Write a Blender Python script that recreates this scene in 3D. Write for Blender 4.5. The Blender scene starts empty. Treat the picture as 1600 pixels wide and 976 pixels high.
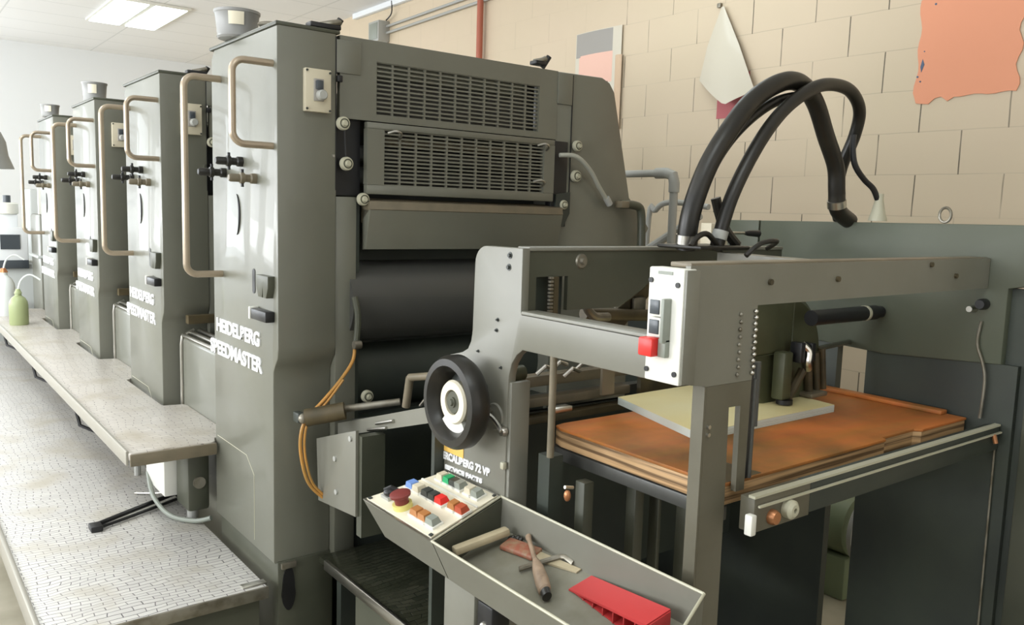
import bpy, bmesh, math, random
from mathutils import Vector, Matrix
random.seed(7)
C = bpy.context.scene.collection
S = bpy.context.scene
PI = math.pi
EYE = 1.55          # camera height; the floor is z = 0, y runs along the press, x across it

# ------------------------------------------------------------------ camera, world, lights, exposure
cam_d = bpy.data.cameras.new('camera')
cam = bpy.data.objects.new('camera', cam_d); C.objects.link(cam)
def nrm(v):
    return Vector(v).normalized()
_f = 1304.0
_dy = nrm(((-207-800)/_f, (300-488)/_f, 1))
_dx = Vector(((2470-800)/_f, (382-488)/_f, 1)); _dx -= _dy*_dx.dot(_dy); _dx.normalize()
_dz = -(_dx.cross(_dy)) if _dx.cross(_dy).y > 0 else _dx.cross(_dy)
rows = (_dx, _dy, _dz)
right = Vector([r.x for r in rows]); down = Vector([r.y for r in rows]); fwd = Vector([r.z for r in rows])
M4 = Matrix((( right.x, -down.x, -fwd.x, 0), (right.y, -down.y, -fwd.y, 0), (right.z, -down.z, -fwd.z, EYE), (0, 0, 0, 1)))
cam.matrix_world = M4
cam_d.sensor_width = 36; cam_d.lens = _f/1600*36; cam_d.clip_start = .02; cam_d.clip_end = 100
S.camera = cam
S.view_settings.view_transform = 'Standard'
S.view_settings.look = 'None'
S.view_settings.gamma = 1
S.view_settings.use_curve_mapping = False
S.view_settings.exposure = -0.68

W = bpy.data.worlds.new('world'); S.world = W; W.use_nodes = True
W.node_tree.nodes['Background'].inputs[0].default_value = (.75, .87, 1, 1)
W.node_tree.nodes['Background'].inputs[1].default_value = 1.5

def area(name, loc, rot, sx, sy, power, col):
    l = bpy.data.lights.new(name, 'AREA'); l.shape = 'RECTANGLE'; l.size = sx; l.size_y = sy
    l.energy = power; l.color = col
    o = bpy.data.objects.new(name, l); C.objects.link(o); o.location = loc; o.rotation_euler = rot
    return o
LX = -3.2           # left wall with its windows
WIN = [(0.2, 2.0), (3.0, 5.2), (6.0, 8.2), (9.2, 11.4)]
WPOW = [100, 150, 120, 100]
for (a, b), p in zip(WIN, WPOW):     # daylight through each window
    area('window_daylight', (LX+.03, (a+b)/2, 2.05), (0, -PI/2, 0), 1.7, b-a-.1, p, (.95, .97, 1))
    area('window_ground_bounce', (LX+.05, (a+b)/2, 1.5), (0, -(PI/2+.75), 0), .6, b-a-.1, p*.55, (.95, .98, 1))  # added lamp at the sill, tilted up to brighten the ceiling
# unseen tall window in the end wall, put in for sheen on the unit sides
area('window_daylight', (-1.35, 12.3-.04, 1.9), (-PI/2, 0, 0), 3.0, 2.3, 105, (.93, .97, 1))  # lamp of the added end window
area('window_ground_bounce', (-1.35, 12.2, 1.2), (-(PI/2+.7), 0, 0), 3.0, .7, 50, (.93, .97, 1))  # added upward lamp below the end window, for the ceiling
# unseen warm lamp behind the camera, lighting the faces turned towards it
area('door_daylight', (1.3, -2.9, 1.9), (PI/2, 0, 0), 2.0, 1.8, 20, (1, .93, .82))

# ------------------------------------------------------------------ materials
def mat(name, col, rough=.5, metal=0, spec=.5, noise=None, nscale=8, bump=0, bscale=60, emit=0, coat=0):
    m = bpy.data.materials.new(name); m.use_nodes = True
    nt = m.node_tree; b = nt.nodes['Principled BSDF']
    b.inputs['Base Color'].default_value = (*col, 1); b.inputs['Roughness'].default_value = rough
    b.inputs['Metallic'].default_value = metal
    b.inputs['Specular IOR Level'].default_value = spec
    b.inputs['Coat Weight'].default_value = coat
    if emit:
        b.inputs['Emission Color'].default_value = (*col, 1); b.inputs['Emission Strength'].default_value = emit
    tc = nt.nodes.new('ShaderNodeTexCoord')
    if noise:
        n = nt.nodes.new('ShaderNodeTexNoise'); n.inputs['Scale'].default_value = nscale; n.inputs['Detail'].default_value = 6
        r = nt.nodes.new('ShaderNodeMix'); r.data_type = 'RGBA'
        cr = nt.nodes.new('ShaderNodeMapRange'); cr.inputs[1].default_value = .38; cr.inputs[2].default_value = .68
        nt.links.new(tc.outputs['Object'], n.inputs['Vector']); nt.links.new(n.outputs['Fac'], cr.inputs[0])
        nt.links.new(cr.outputs[0], r.inputs[0])
        r.inputs[6].default_value = (*col, 1); r.inputs[7].default_value = (*noise, 1)
        nt.links.new(r.outputs[2], b.inputs['Base Color'])
    if bump:
        n2 = nt.nodes.new('ShaderNodeTexNoise'); n2.inputs['Scale'].default_value = bscale; n2.inputs['Detail'].default_value = 3
        bp = nt.nodes.new('ShaderNodeBump'); bp.inputs['Strength'].default_value = bump; bp.inputs['Distance'].default_value = .01
        nt.links.new(tc.outputs['Object'], n2.inputs['Vector']); nt.links.new(n2.outputs['Fac'], bp.inputs['Height'])
        nt.links.new(bp.outputs[0], b.inputs['Normal'])
    return m
M = {}
M['paint'] = mat('press_paint', (.155, .156, .122), .42, spec=.75, coat=.22, noise=(.138, .136, .104), nscale=3)
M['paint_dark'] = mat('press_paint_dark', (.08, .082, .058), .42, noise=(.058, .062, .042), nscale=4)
M['paint_grey'] = mat('frame_paint', (.2, .195, .16), .4, spec=.7, noise=(.175, .17, .135), nscale=4)
M['black'] = mat('black_plastic', (.012, .012, .013), .4)
M['void'] = mat('oily_dark_steel', (.034, .04, .034), .5, noise=(.05, .06, .045), nscale=4)  # near black: shade inside the machine is put into this colour
M['rubber'] = mat('black_rubber', (.012, .011, .009), .38, noise=(.024, .021, .015), nscale=12)
M['steel'] = mat('bright_steel', (.55, .53, .48), .28, 1)
M['handle'] = mat('handle_steel', (.44, .36, .27), .32, .6)
M['worn'] = mat('worn_steel', (.3, .28, .23), .4, .6, noise=(.16, .14, .1), nscale=20)
M['roller'] = mat('dark_roller', (.075, .075, .068), .38, .1)
M['beige'] = mat('beige_plastic', (.62, .56, .42), .5)
M['white'] = mat('white_enamel', (.8, .79, .72), .4)
M['cream'] = mat('cream_panel', (.8, .74, .58), .4)
M['letter'] = mat('white_lettering', (.88, .88, .88), .4)
M['red'] = mat('red_plastic', (.52, .045, .045), .35)
M['redbtn'] = mat('red_button', (.75, .03, .025), .35)
M['darkred'] = mat('dark_red_plastic', (.2, .035, .03), .4)
M['green'] = mat('green_button', (.02, .38, .14), .4)
M['blue'] = mat('blue_button', (.16, .28, .6), .4)
M['orange'] = mat('orange_button', (.42, .17, .05), .4)
M['redor'] = mat('red_orange_button', (.42, .07, .03), .4)
M['greybtn'] = mat('grey_button', (.26, .28, .24), .4)
M['darkbtn'] = mat('dark_button', (.04, .045, .04), .4)
M['yellow'] = mat('yellow_sticker', (.85, .52, .12), .5)
M['yellowring'] = mat('yellow_ring', (.75, .68, .22), .5)
M['cable'] = mat('orange_cable', (.5, .24, .05), .4, noise=(.36, .2, .05), nscale=20)
M['hose_clear'] = mat('grey_tube', (.4, .4, .34), .35)
M['tan'] = mat('oily_tan_bar', (.2, .165, .11), .42, noise=(.14, .12, .08), nscale=10)
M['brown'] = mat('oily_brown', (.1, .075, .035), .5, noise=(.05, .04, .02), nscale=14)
M['olive'] = mat('olive_enamel', (.075, .08, .04), .45, noise=(.05, .055, .028), nscale=8)
M['paper'] = mat('cream_paper', (.82, .70, .34), .7, noise=(.84, .76, .46), nscale=3)
M['papersheet'] = mat('pale_paper', (.7, .74, .68), .7)
M['salmon'] = mat('salmon_sheet', (.78, .33, .19), .7)
M['pink'] = mat('pink_sheet', (.8, .5, .4), .7)
M['rose'] = mat('rose_sheet', (.5, .14, .15), .7)
M['greysheet'] = mat('grey_sheet', (.33, .31, .28), .4)
M['whitesheet'] = mat('white_film', (.62, .57, .46), .35, coat=.3)
M['tansheet'] = mat('tan_sheet', (.62, .45, .3), .6)
M['bluemark'] = mat('blue_mark', (.08, .12, .2), .6)
M['redpipe'] = mat('red_pipe_paint', (.42, .12, .07), .5)
M['conduit'] = mat('conduit_grey', (.4, .4, .37), .45)
M['tubgrey'] = mat('grey_tub', (.27, .27, .26), .4)
M['bottle_green'] = mat('green_squeeze_bottle', (.35, .4, .2), .4)
M['bottle_white'] = mat('white_squeeze_bottle', (.82, .86, .84), .35)
M['knob'] = mat('pale_knob', (.5, .48, .36), .35)
M['wooden'] = mat('pale_wood', (.55, .47, .31), .55, noise=(.45, .38, .25), nscale=25)
M['toolred'] = mat('worn_red_handle', (.3, .09, .05), .5, noise=(.3, .2, .12), nscale=60)
M['toolwood'] = mat('worn_wood_handle', (.34, .24, .16), .5, noise=(.2, .14, .09), nscale=40)
M['traygrey'] = mat('tray_floor', (.2, .19, .14), .45, noise=(.26, .25, .2), nscale=14)
M['kerb'] = mat('footboard_edge', (.42, .4, .35), .4, .3)
M['machine_far'] = mat('pale_machine', (.5, .52, .5), .45)
M['screen'] = mat('dark_screen', (.06, .07, .08), .3)
M['motor'] = mat('motor_green', (.2, .24, .14), .5)
M['lampshade'] = mat('lamp_shade_grey', (.25, .25, .23), .5)
M['tube_light'] = mat('ceiling_lamp_glow', (.85, .97, 1), .5, emit=6)
M['floor'] = mat('concrete_floor', (.46, .42, .32), .5, noise=(.3, .27, .19), nscale=3)
M['wallwhite'] = mat('white_wall_paint', (.8, .82, .83), .7)
M['copper'] = mat('copper_cap', (.5, .22, .1), .35, .6)

def mat_ceiling():
    m = mat('ceiling_tiles', (.86, .86, .86), .8); nt = m.node_tree
    b = nt.nodes['Principled BSDF']; tc = nt.nodes.new('ShaderNodeTexCoord')
    br = nt.nodes.new('ShaderNodeTexBrick'); br.offset = 0; br.inputs['Scale'].default_value = 1
    br.inputs['Brick Width'].default_value = 1.2; br.inputs['Row Height'].default_value = .6; br.inputs['Mortar Size'].default_value = .008
    br.inputs['Color1'].default_value = br.inputs['Color2'].default_value = (.86, .86, .86, 1); br.inputs['Mortar'].default_value = (.7, .71, .71, 1)
    nt.links.new(tc.outputs['Object'], br.inputs['Vector']); nt.links.new(br.outputs['Color'], b.inputs['Base Color'])
    return m
M['ceiling'] = mat_ceiling()

def mat_block():
    m = mat('painted_block_wall', (.72, .63, .48), .65); nt = m.node_tree; N = nt.nodes; L = nt.links
    b = N['Principled BSDF']; tc = N.new('ShaderNodeTexCoord'); sp = N.new('ShaderNodeSeparateXYZ')
    L.new(tc.outputs['Object'], sp.inputs[0])
    def mth(op, a, bb=None, c=None):
        n = N.new('ShaderNodeMath'); n.operation = op
        for i, v in enumerate((a, bb, c)):
            if v is None: continue
            if isinstance(v, (int, float)): n.inputs[i].default_value = v
            else: L.new(v, n.inputs[i])
        return n.outputs[0]
    nz = N.new('ShaderNodeTexNoise'); nz.inputs['Scale'].default_value = 3.0; L.new(tc.outputs['Object'], nz.inputs['Vector'])
    wob = mth('MULTIPLY', mth('SUBTRACT', nz.outputs['Fac'], .5), .012)
    z = mth('DIVIDE', mth('ADD', mth('SUBTRACT', sp.outputs['Z'], -.015), wob), .2)
    row = mth('FLOOR', z); fz = mth('FRACT', z)
    odd = mth('MODULO', row, 2)
    y = mth('ADD', mth('DIVIDE', mth('ADD', mth('SUBTRACT', sp.outputs['Y'], .05), wob), .4), mth('MULTIPLY', odd, .5))
    fy = mth('FRACT', y)
    v = mth('LESS_THAN', fy, .016); h = mth('LESS_THAN', fz, .022)
    n2 = N.new('ShaderNodeTexNoise'); n2.inputs['Scale'].default_value = 1.7; n2.inputs['Detail'].default_value = 4
    L.new(tc.outputs['Object'], n2.inputs['Vector'])
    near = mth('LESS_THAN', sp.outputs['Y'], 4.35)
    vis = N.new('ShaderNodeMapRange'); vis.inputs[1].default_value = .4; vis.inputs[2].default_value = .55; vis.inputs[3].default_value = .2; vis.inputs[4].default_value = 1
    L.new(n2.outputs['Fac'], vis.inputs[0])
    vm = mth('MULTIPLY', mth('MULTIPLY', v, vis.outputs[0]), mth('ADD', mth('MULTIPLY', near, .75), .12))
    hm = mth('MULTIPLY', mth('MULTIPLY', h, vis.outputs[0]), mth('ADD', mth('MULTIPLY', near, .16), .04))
    fac = mth('MAXIMUM', vm, hm)
    n3 = N.new('ShaderNodeTexNoise'); n3.inputs['Scale'].default_value = 1.2; n3.inputs['Detail'].default_value = 5
    L.new(tc.outputs['Object'], n3.inputs['Vector'])
    base = N.new('ShaderNodeMix'); base.data_type = 'RGBA'; L.new(n3.outputs['Fac'], base.inputs[0])
    base.inputs[6].default_value = (.64, .515, .38, 1); base.inputs[7].default_value = (.60, .51, .355, 1)
    mx = N.new('ShaderNodeMix'); mx.data_type = 'RGBA'; L.new(fac, mx.inputs[0]); L.new(base.outputs[2], mx.inputs[6])
    mx.inputs[7].default_value = (.07, .055, .035, 1)
    L.new(mx.outputs[2], b.inputs['Base Color'])
    bp = N.new('ShaderNodeBump'); bp.inputs['Strength'].default_value = .35; bp.inputs['Distance'].default_value = .006
    inv = mth('SUBTRACT', 1, mth('MAXIMUM', v, h)); L.new(inv, bp.inputs['Height']); L.new(bp.outputs[0], b.inputs['Normal'])
    return m
M['block'] = mat_block()

def mat_tread(name, c1, c2, dark, rough, sx, sy, metal=.5):
    """worn pressed tread plate: rows of staggered, slightly wandering grip ribs"""
    m = mat(name, c1, rough, metal); nt = m.node_tree; N = nt.nodes; L = nt.links
    b = N['Principled BSDF']; tc = N.new('ShaderNodeTexCoord')
    n = N.new('ShaderNodeTexNoise'); n.inputs['Scale'].default_value = 4.5; L.new(tc.outputs['Object'], n.inputs['Vector'])
    sc = N.new('ShaderNodeVectorMath'); sc.operation = 'MULTIPLY_ADD'
    L.new(n.outputs['Color'], sc.inputs[0]); sc.inputs[1].default_value = (.11, .08, 0); L.new(tc.outputs['Object'], sc.inputs[2])
    br = N.new('ShaderNodeTexBrick'); br.inputs['Scale'].default_value = 1; br.offset = .5
    br.inputs['Brick Width'].default_value = sx; br.inputs['Row Height'].default_value = sy
    br.inputs['Mortar Size'].default_value = .0013; br.inputs['Mortar Smooth'].default_value = .3
    br.inputs['Color1'].default_value = (*c1, 1); br.inputs['Color2'].default_value = (*c2, 1); br.inputs['Mortar'].default_value = (*dark, 1)
    L.new(sc.outputs[0], br.inputs['Vector'])
    w = N.new('ShaderNodeTexNoise'); w.inputs['Scale'].default_value = 5; w.inputs['Detail'].default_value = 5; L.new(tc.outputs['Object'], w.inputs['Vector'])
    mr = N.new('ShaderNodeMapRange'); mr.inputs[1].default_value = .5; mr.inputs[2].default_value = .75; L.new(w.outputs['Fac'], mr.inputs[0])
    mx = N.new('ShaderNodeMix'); mx.data_type = 'RGBA'; L.new(mr.outputs[0], mx.inputs[0]); L.new(br.outputs['Color'], mx.inputs[6])
    mx.inputs[7].default_value = (c1[0]*.72, c1[1]*.68, c1[2]*.6, 1)
    L.new(mx.outputs[2], b.inputs['Base Color'])
    bp = N.new('ShaderNodeBump'); bp.inputs['Strength'].default_value = .5; bp.inputs['Distance'].default_value = .003; bp.invert = True
    L.new(br.outputs['Fac'], bp.inputs['Height']); L.new(bp.outputs[0], b.inputs['Normal'])
    return m
M['tread'] = mat_tread('tread_plate', (.68, .66, .62), (.6, .58, .55), (.14, .13, .13), .4, .055, .02, .1)
M['tread_up'] = mat_tread('footboard_tread', (.62, .58, .52), (.56, .52, .47), (.25, .22, .2), .38, .06, .02, .1)
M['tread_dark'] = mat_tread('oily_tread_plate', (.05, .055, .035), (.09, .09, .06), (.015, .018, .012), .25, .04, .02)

def mat_wood():
    m = mat('red_brown_board', (.36, .13, .045), .55, spec=.3); nt = m.node_tree; N = nt.nodes; L = nt.links
    b = N['Principled BSDF']; tc = N.new('ShaderNodeTexCoord')
    mp = N.new('ShaderNodeMapping'); mp.inputs['Scale'].default_value = (1.5, 14, 30); L.new(tc.outputs['Object'], mp.inputs[0])
    n = N.new('ShaderNodeTexNoise'); n.inputs['Scale'].default_value = 1.5; n.inputs['Detail'].default_value = 8; L.new(mp.outputs[0], n.inputs['Vector'])
    n2 = N.new('ShaderNodeTexNoise'); n2.inputs['Scale'].default_value = 3.5; n2.inputs['Detail'].default_value = 5; L.new(tc.outputs['Object'], n2.inputs['Vector'])
    cr = N.new('ShaderNodeValToRGB'); L.new(n2.outputs['Fac'], cr.inputs[0])
    cr.color_ramp.elements[0].position = .36; cr.color_ramp.elements[0].color = (.28, .13, .04, 1)
    cr.color_ramp.elements[1].position = .62; cr.color_ramp.elements[1].color = (.72, .24, .06, 1)
    mx = N.new('ShaderNodeMix'); mx.data_type = 'RGBA'; mx.blend_type = 'MULTIPLY'; mx.inputs[0].default_value = .4
    L.new(cr.outputs[0], mx.inputs[6]); L.new(n.outputs['Color'], mx.inputs[7])
    L.new(mx.outputs[2], b.inputs['Base Color'])
    return m
M['wood'] = mat_wood()
def mat_ply():
    m = mat('plywood_edge', (.5, .3, .14), .6); nt = m.node_tree; N = nt.nodes; L = nt.links
    b = N['Principled BSDF']; tc = N.new('ShaderNodeTexCoord')
    mp = N.new('ShaderNodeMapping'); mp.inputs['Scale'].default_value = (2, 2, 110); L.new(tc.outputs['Object'], mp.inputs[0])
    n = N.new('ShaderNodeTexNoise'); n.inputs['Scale'].default_value = 1; n.inputs['Detail'].default_value = 4; L.new(mp.outputs[0], n.inputs['Vector'])
    cr = N.new('ShaderNodeValToRGB'); L.new(n.outputs['Fac'], cr.inputs[0])
    cr.color_ramp.elements[0].position = .4; cr.color_ramp.elements[0].color = (.16, .09, .04, 1)
    cr.color_ramp.elements[1].position = .55; cr.color_ramp.elements[1].color = (.6, .38, .19, 1)
    L.new(cr.outputs[0], b.inputs['Base Color'])
    return m
M['ply'] = mat_ply()
M['casing'] = mat('green_grey_casing_paint', (.105, .115, .082), .5, noise=(.085, .098, .066), nscale=3)  # press paint again, its dimmer lighting put into a darker, uncoated colour
M['post'] = mat('oily_post_paint', (.14, .13, .095), .42, noise=(.1, .09, .06), nscale=5)  # frame paint again, with the post's shade put into a darker colour

# ------------------------------------------------------------------ mesh helpers
def crom(pts, n=6):
    """smooth curve through the points"""
    P = [Vector(p) for p in pts]; out = []
    for i in range(len(P)-1):
        p0 = P[max(i-1, 0)]; p1 = P[i]; p2 = P[i+1]; p3 = P[min(i+2, len(P)-1)]
        for k in range(n):
            t = k/n
            out.append(.5*((2*p1) + (p2-p0)*t + (2*p0-5*p1+4*p2-p3)*t*t + (3*p1-p0-3*p2+p3)*t**3))
    out.append(P[-1]); return out
class MB:
    def __init__(s): s.bm = bmesh.new()
    def box(s, x0, x1, y0, y1, z0, z1, bev=0, rot=None, seg=2):
        g = bmesh.ops.create_cube(s.bm, size=1); vs = g['verts']
        c = Vector(((x0+x1)/2, (y0+y1)/2, (z0+z1)/2))
        for v in vs: v.co = Vector((v.co.x*(x1-x0), v.co.y*(y1-y0), v.co.z*(z1-z0)))
        if rot is not None:
            for v in vs: v.co = rot @ v.co
        for v in vs: v.co += c
        if bev:
            ed = list({e for v in vs for e in v.link_edges})
            bmesh.ops.bevel(s.bm, geom=ed, offset=bev, segments=seg, affect='EDGES', profile=.5)
        return s
    def prism(s, ax, pts, a0, a1, bev=0):
        """polygon extruded along axis; pts are the other two coordinates in xyz order"""
        def mk(p, a):
            return {'x': (a, p[0], p[1]), 'y': (p[0], a, p[1]), 'z': (p[0], p[1], a)}[ax]
        A = [s.bm.verts.new(mk(p, a0)) for p in pts]; B = [s.bm.verts.new(mk(p, a1)) for p in pts]
        n = len(pts); fs = [s.bm.faces.new(A), s.bm.faces.new(B[::-1])]
        for i in range(n): fs.append(s.bm.faces.new((A[i], B[i], B[(i+1) % n], A[(i+1) % n])))
        bmesh.ops.recalc_face_normals(s.bm, faces=fs)
        if bev:
            ed = {e for f in fs[:2] for e in f.edges}
            bmesh.ops.bevel(s.bm, geom=list(ed), offset=bev, segments=2, affect='EDGES', profile=.5)
        return s
    def hexa(s, pts):
        """eight points: bottom ring of four then top ring of four"""
        v = [s.bm.verts.new(p) for p in pts]
        fs = [s.bm.faces.new([v[i] for i in f]) for f in ((3, 2, 1, 0), (4, 5, 6, 7), (0, 1, 5, 4), (1, 2, 6, 5), (2, 3, 7, 6), (3, 0, 4, 7))]
        bmesh.ops.recalc_face_normals(s.bm, faces=fs); return s
    def tube(s, pts, r, seg=12, closed=False):
        P = [Vector(p) for p in pts]; n = len(P)
        R = r if isinstance(r, (list, tuple)) else [r]*n
        T = []
        for i in range(n):
            a = P[i-1] if (i or closed) else P[0]; b = P[(i+1) % n] if (i < n-1 or closed) else P[-1]
            T.append((b-a).normalized())
        u = T[0].orthogonal().normalized(); rings = []
        for i in range(n):
            u = (u - T[i]*u.dot(T[i])).normalized(); w = T[i].cross(u)
            rings.append([s.bm.verts.new(P[i] + (u*math.cos(2*PI*k/seg)+w*math.sin(2*PI*k/seg))*R[i]) for k in range(seg)])
        fs = []
        m = n if closed else n-1
        for i in range(m):
            a, b = rings[i], rings[(i+1) % n]
            for k in range(seg): fs.append(s.bm.faces.new((a[k], a[(k+1) % seg], b[(k+1) % seg], b[k])))
        if not closed: fs += [s.bm.faces.new(rings[0][::-1]), s.bm.faces.new(rings[-1])]
        bmesh.ops.recalc_face_normals(s.bm, faces=fs); return s
    def cyl(s, a, b, r, r2=None, seg=20):
        return s.tube([a, b], [r, r if r2 is None else r2], seg)
    def lathe(s, prof, c, axis='z', seg=32, sx=1, sy=1):
        """profile of (radius, height) turned about an axis through c"""
        c = Vector(c); rings = []
        for (r, h) in prof:
            ring = []
            for k in range(seg):
                a = 2*PI*k/seg; p, q = max(r, 1e-4)*math.cos(a)*sx, max(r, 1e-4)*math.sin(a)*sy
                ring.append(s.bm.verts.new(c + {'z': Vector((p, q, h)), 'x': Vector((h, p, q)), 'y': Vector((p, h, q))}[axis]))
            rings.append(ring)
        fs = []
        for i in range(len(rings)-1):
            for k in range(seg): fs.append(s.bm.faces.new((rings[i][k], rings[i][(k+1) % seg], rings[i+1][(k+1) % seg], rings[i+1][k])))
        if prof[0][0] > .004 and prof[-1][0] > .004:      # a ring: close it on itself
            for k in range(seg): fs.append(s.bm.faces.new((rings[-1][k], rings[-1][(k+1) % seg], rings[0][(k+1) % seg], rings[0][k])))
        else:
            fs += [s.bm.faces.new(rings[0]), s.bm.faces.new(rings[-1])]
        bmesh.ops.recalc_face_normals(s.bm, faces=fs); return s
    def tilt(s):
        """lay what is built flat onto the sloping tray floor"""
        for v in s.bm.verts: v.co.z += (v.co.x-1.0)*.31
        return s
    def ball(s, c, r, seg=16, sc=(1, 1, 1)):
        g = bmesh.ops.create_uvsphere(s.bm, u_segments=seg, v_segments=seg//2+2, radius=r)
        for v in g['verts']: v.co = Vector((v.co.x*sc[0], v.co.y*sc[1], v.co.z*sc[2])) + Vector(c)
        return s
    def grid(s, fn, nu, nv, thick=0):
        V = [[s.bm.verts.new(fn(i/nu, j/nv)) for j in range(nv+1)] for i in range(nu+1)]
        fs = []
        for i in range(nu):
            for j in range(nv): fs.append(s.bm.faces.new((V[i][j], V[i+1][j], V[i+1][j+1], V[i][j+1])))
        if thick:
            bmesh.ops.recalc_face_normals(s.bm, faces=fs)
            bmesh.ops.solidify(s.bm, geom=fs, thickness=thick)
        return s
    def build(s, name, m, parent=None, ang=35):
        off = Vector((0, 0, 0)); p = parent
        while p is not None: off += p.location; p = p.parent
        me = bpy.data.meshes.new(name)
        if parent is not None: bmesh.ops.translate(s.bm, verts=s.bm.verts, vec=-off)
        s.bm.to_mesh(me); s.bm.free()
        me.materials.append(M[m] if isinstance(m, str) else m)
        for pl in me.polygons: pl.use_smooth = True
        me.set_sharp_from_angle(angle=math.radians(ang))
        o = bpy.data.objects.new(name, me); C.objects.link(o); o.parent = parent
        return o
def tag(o, label=None, cat=None, group=None, kind=None):
    if label: o['label'] = label
    if cat: o['category'] = cat
    if group: o['group'] = group
    if kind: o['kind'] = kind
    return o
def empty(name, loc, label, cat, group=None):
    o = bpy.data.objects.new(name, None); C.objects.link(o); o.location = loc; o.empty_display_size = .1
    return tag(o, label, cat, group)
def copy_tree(o, parent=None):
    c = o.copy(); C.objects.link(c); c.parent = parent
    for ch in [x for x in bpy.data.objects if x.parent == o]: copy_tree(ch, c)
    return c
def textmesh(name, lines, m, parent, origin, ex, ey, ez, depth=.002, bold=.0):
    """raised lettering: ex = reading direction, ey = up direction, ez = out of the surface; lines of (text, size, x, y, width)"""
    off = Vector((0, 0, 0)); p = parent
    while p is not None: off += p.location; p = p.parent
    for (t, size, x, y, width) in lines:
        cu = bpy.data.curves.new('lettering_curve', 'FONT'); cu.body = t; cu.size = size; cu.extrude = depth; cu.offset = bold
        o = bpy.data.objects.new('lettering_curve', cu); C.objects.link(o)
        bpy.context.view_layer.update()
        me = bpy.data.meshes.new_from_object(o.evaluated_get(bpy.context.evaluated_depsgraph_get()))
        xs = [v.co.x for v in me.vertices]; k = width/(max(xs)-min(xs))
        for v in me.vertices:
            q = Vector(((v.co.x-min(xs))*k + x, v.co.y + y, v.co.z))
            v.co = Vector(origin) + ex*q.x + ey*q.y + ez*q.z - off
        bpy.data.objects.remove(o); bpy.data.curves.remove(cu)
        me.materials.clear(); me.materials.append(M[m])
        o = bpy.data.objects.new(name, me); C.objects.link(o); o.parent = parent
XV, YV, ZV = Vector((1, 0, 0)), Vector((0, 1, 0)), Vector((0, 0, 1))

# ------------------------------------------------------------------ the room
RX, BY, FY, CZ = 4.0, 12.3, -3.0, 3.47
def struct(name, mb, m, parent=None):
    o = mb.build(name, m, parent); o['kind'] = 'structure'; return o
struct('floor', MB().box(LX-.2, RX+.2, FY-.2, BY+.2, -.1, 0), 'floor')
struct('ceiling', MB().box(LX-.2, RX+.2, FY-.2, BY+.2, CZ, CZ+.1), 'ceiling')
struct('wall_right', MB().box(RX, RX+.2, FY-.2, BY+.2, 0, CZ), 'block')
wb = MB(); wb.box(LX-.2, -2.9, BY, BY+.2, 0, CZ); wb.box(.2, RX, BY, BY+.2, 0, CZ); wb.box(-2.9, .2, BY, BY+.2, 0, .7); wb.box(-2.9, .2, BY, BY+.2, 3.1, CZ)
struct('wall_back', wb, 'wallwhite')
wf5 = MB()
for (x0, x1, z0, z1) in ((-2.9, .2, .7, .75), (-2.9, .2, 3.05, 3.1), (-2.9, -2.85, .75, 3.05), (.15, .2, .75, 3.05), (-1.9, -1.86, .75, 3.05), (-.85, -.81, .75, 3.05)):
    wf5.box(x0, x1, BY+.06, BY+.12, z0, z1)
struct('window_5', wf5, 'white')  # frame of the end window that was put in for the sheen
struct('wall_front', MB().box(LX-.2, RX, FY-.2, FY, 0, CZ), 'wallwhite')
lw = MB(); y = FY
for a, b in WIN:
    lw.box(LX-.2, LX, y, a, 0, CZ); lw.box(LX-.2, LX, a, b, 0, 1.15); lw.box(LX-.2, LX, a, b, 2.95, CZ); y = b
lw.box(LX-.2, LX, y, BY, 0, CZ)
struct('wall_left', lw, 'wallwhite')
for i, (a, b) in enumerate(WIN):
    w = MB(); zc = 2.05
    for (y0, y1, z0, z1) in ((a, b, 1.15, 1.2), (a, b, 2.9, 2.95), (a, a+.05, 1.2, 2.9), (b-.05, b, 1.2, 2.9), ((a+b)/2-.025, (a+b)/2+.025, 1.2, 2.9)):
        w.box(LX-.12, LX-.06, y0, y1, z0, z1)
    struct('window_%d' % (i+1), w, 'white')
# ceiling luminaire: two bright panels and a dark gap
def luminaire(x, y, label, power):
    t = empty('ceiling_light', (x, y, CZ), label, 'light', 'ceiling lights')
    MB().box(x-.36, x+.36, y-.66, y+.66, CZ-.025, CZ-.001, .004).build('housing', 'white', t)
    for s in (-1, 1):
        MB().box(x+s*.18-.15, x+s*.18+.15, y-.62, y+.62, CZ-.032, CZ-.02).build('diffuser', 'tube_light', t)
    l = area('fluorescent_tubes', (x, y, CZ-.06), (0, 0, 0), .6, 1.2, power, (.96, .99, .97))
    return t
luminaire(2.3, 9.5, 'glowing twin fluorescent panel light in the ceiling above the far press units', 10)
luminaire(-.4, 5.2, 'twin fluorescent ceiling panel over the walkway left of the press', 55)  # this and the next two are added out of view for ambient light
luminaire(2.9, 3.2, 'twin fluorescent ceiling panel over the aisle by the block wall', 4)
luminaire(.4, .2, 'twin fluorescent ceiling panel over the feeder end of the press', 18)

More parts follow.
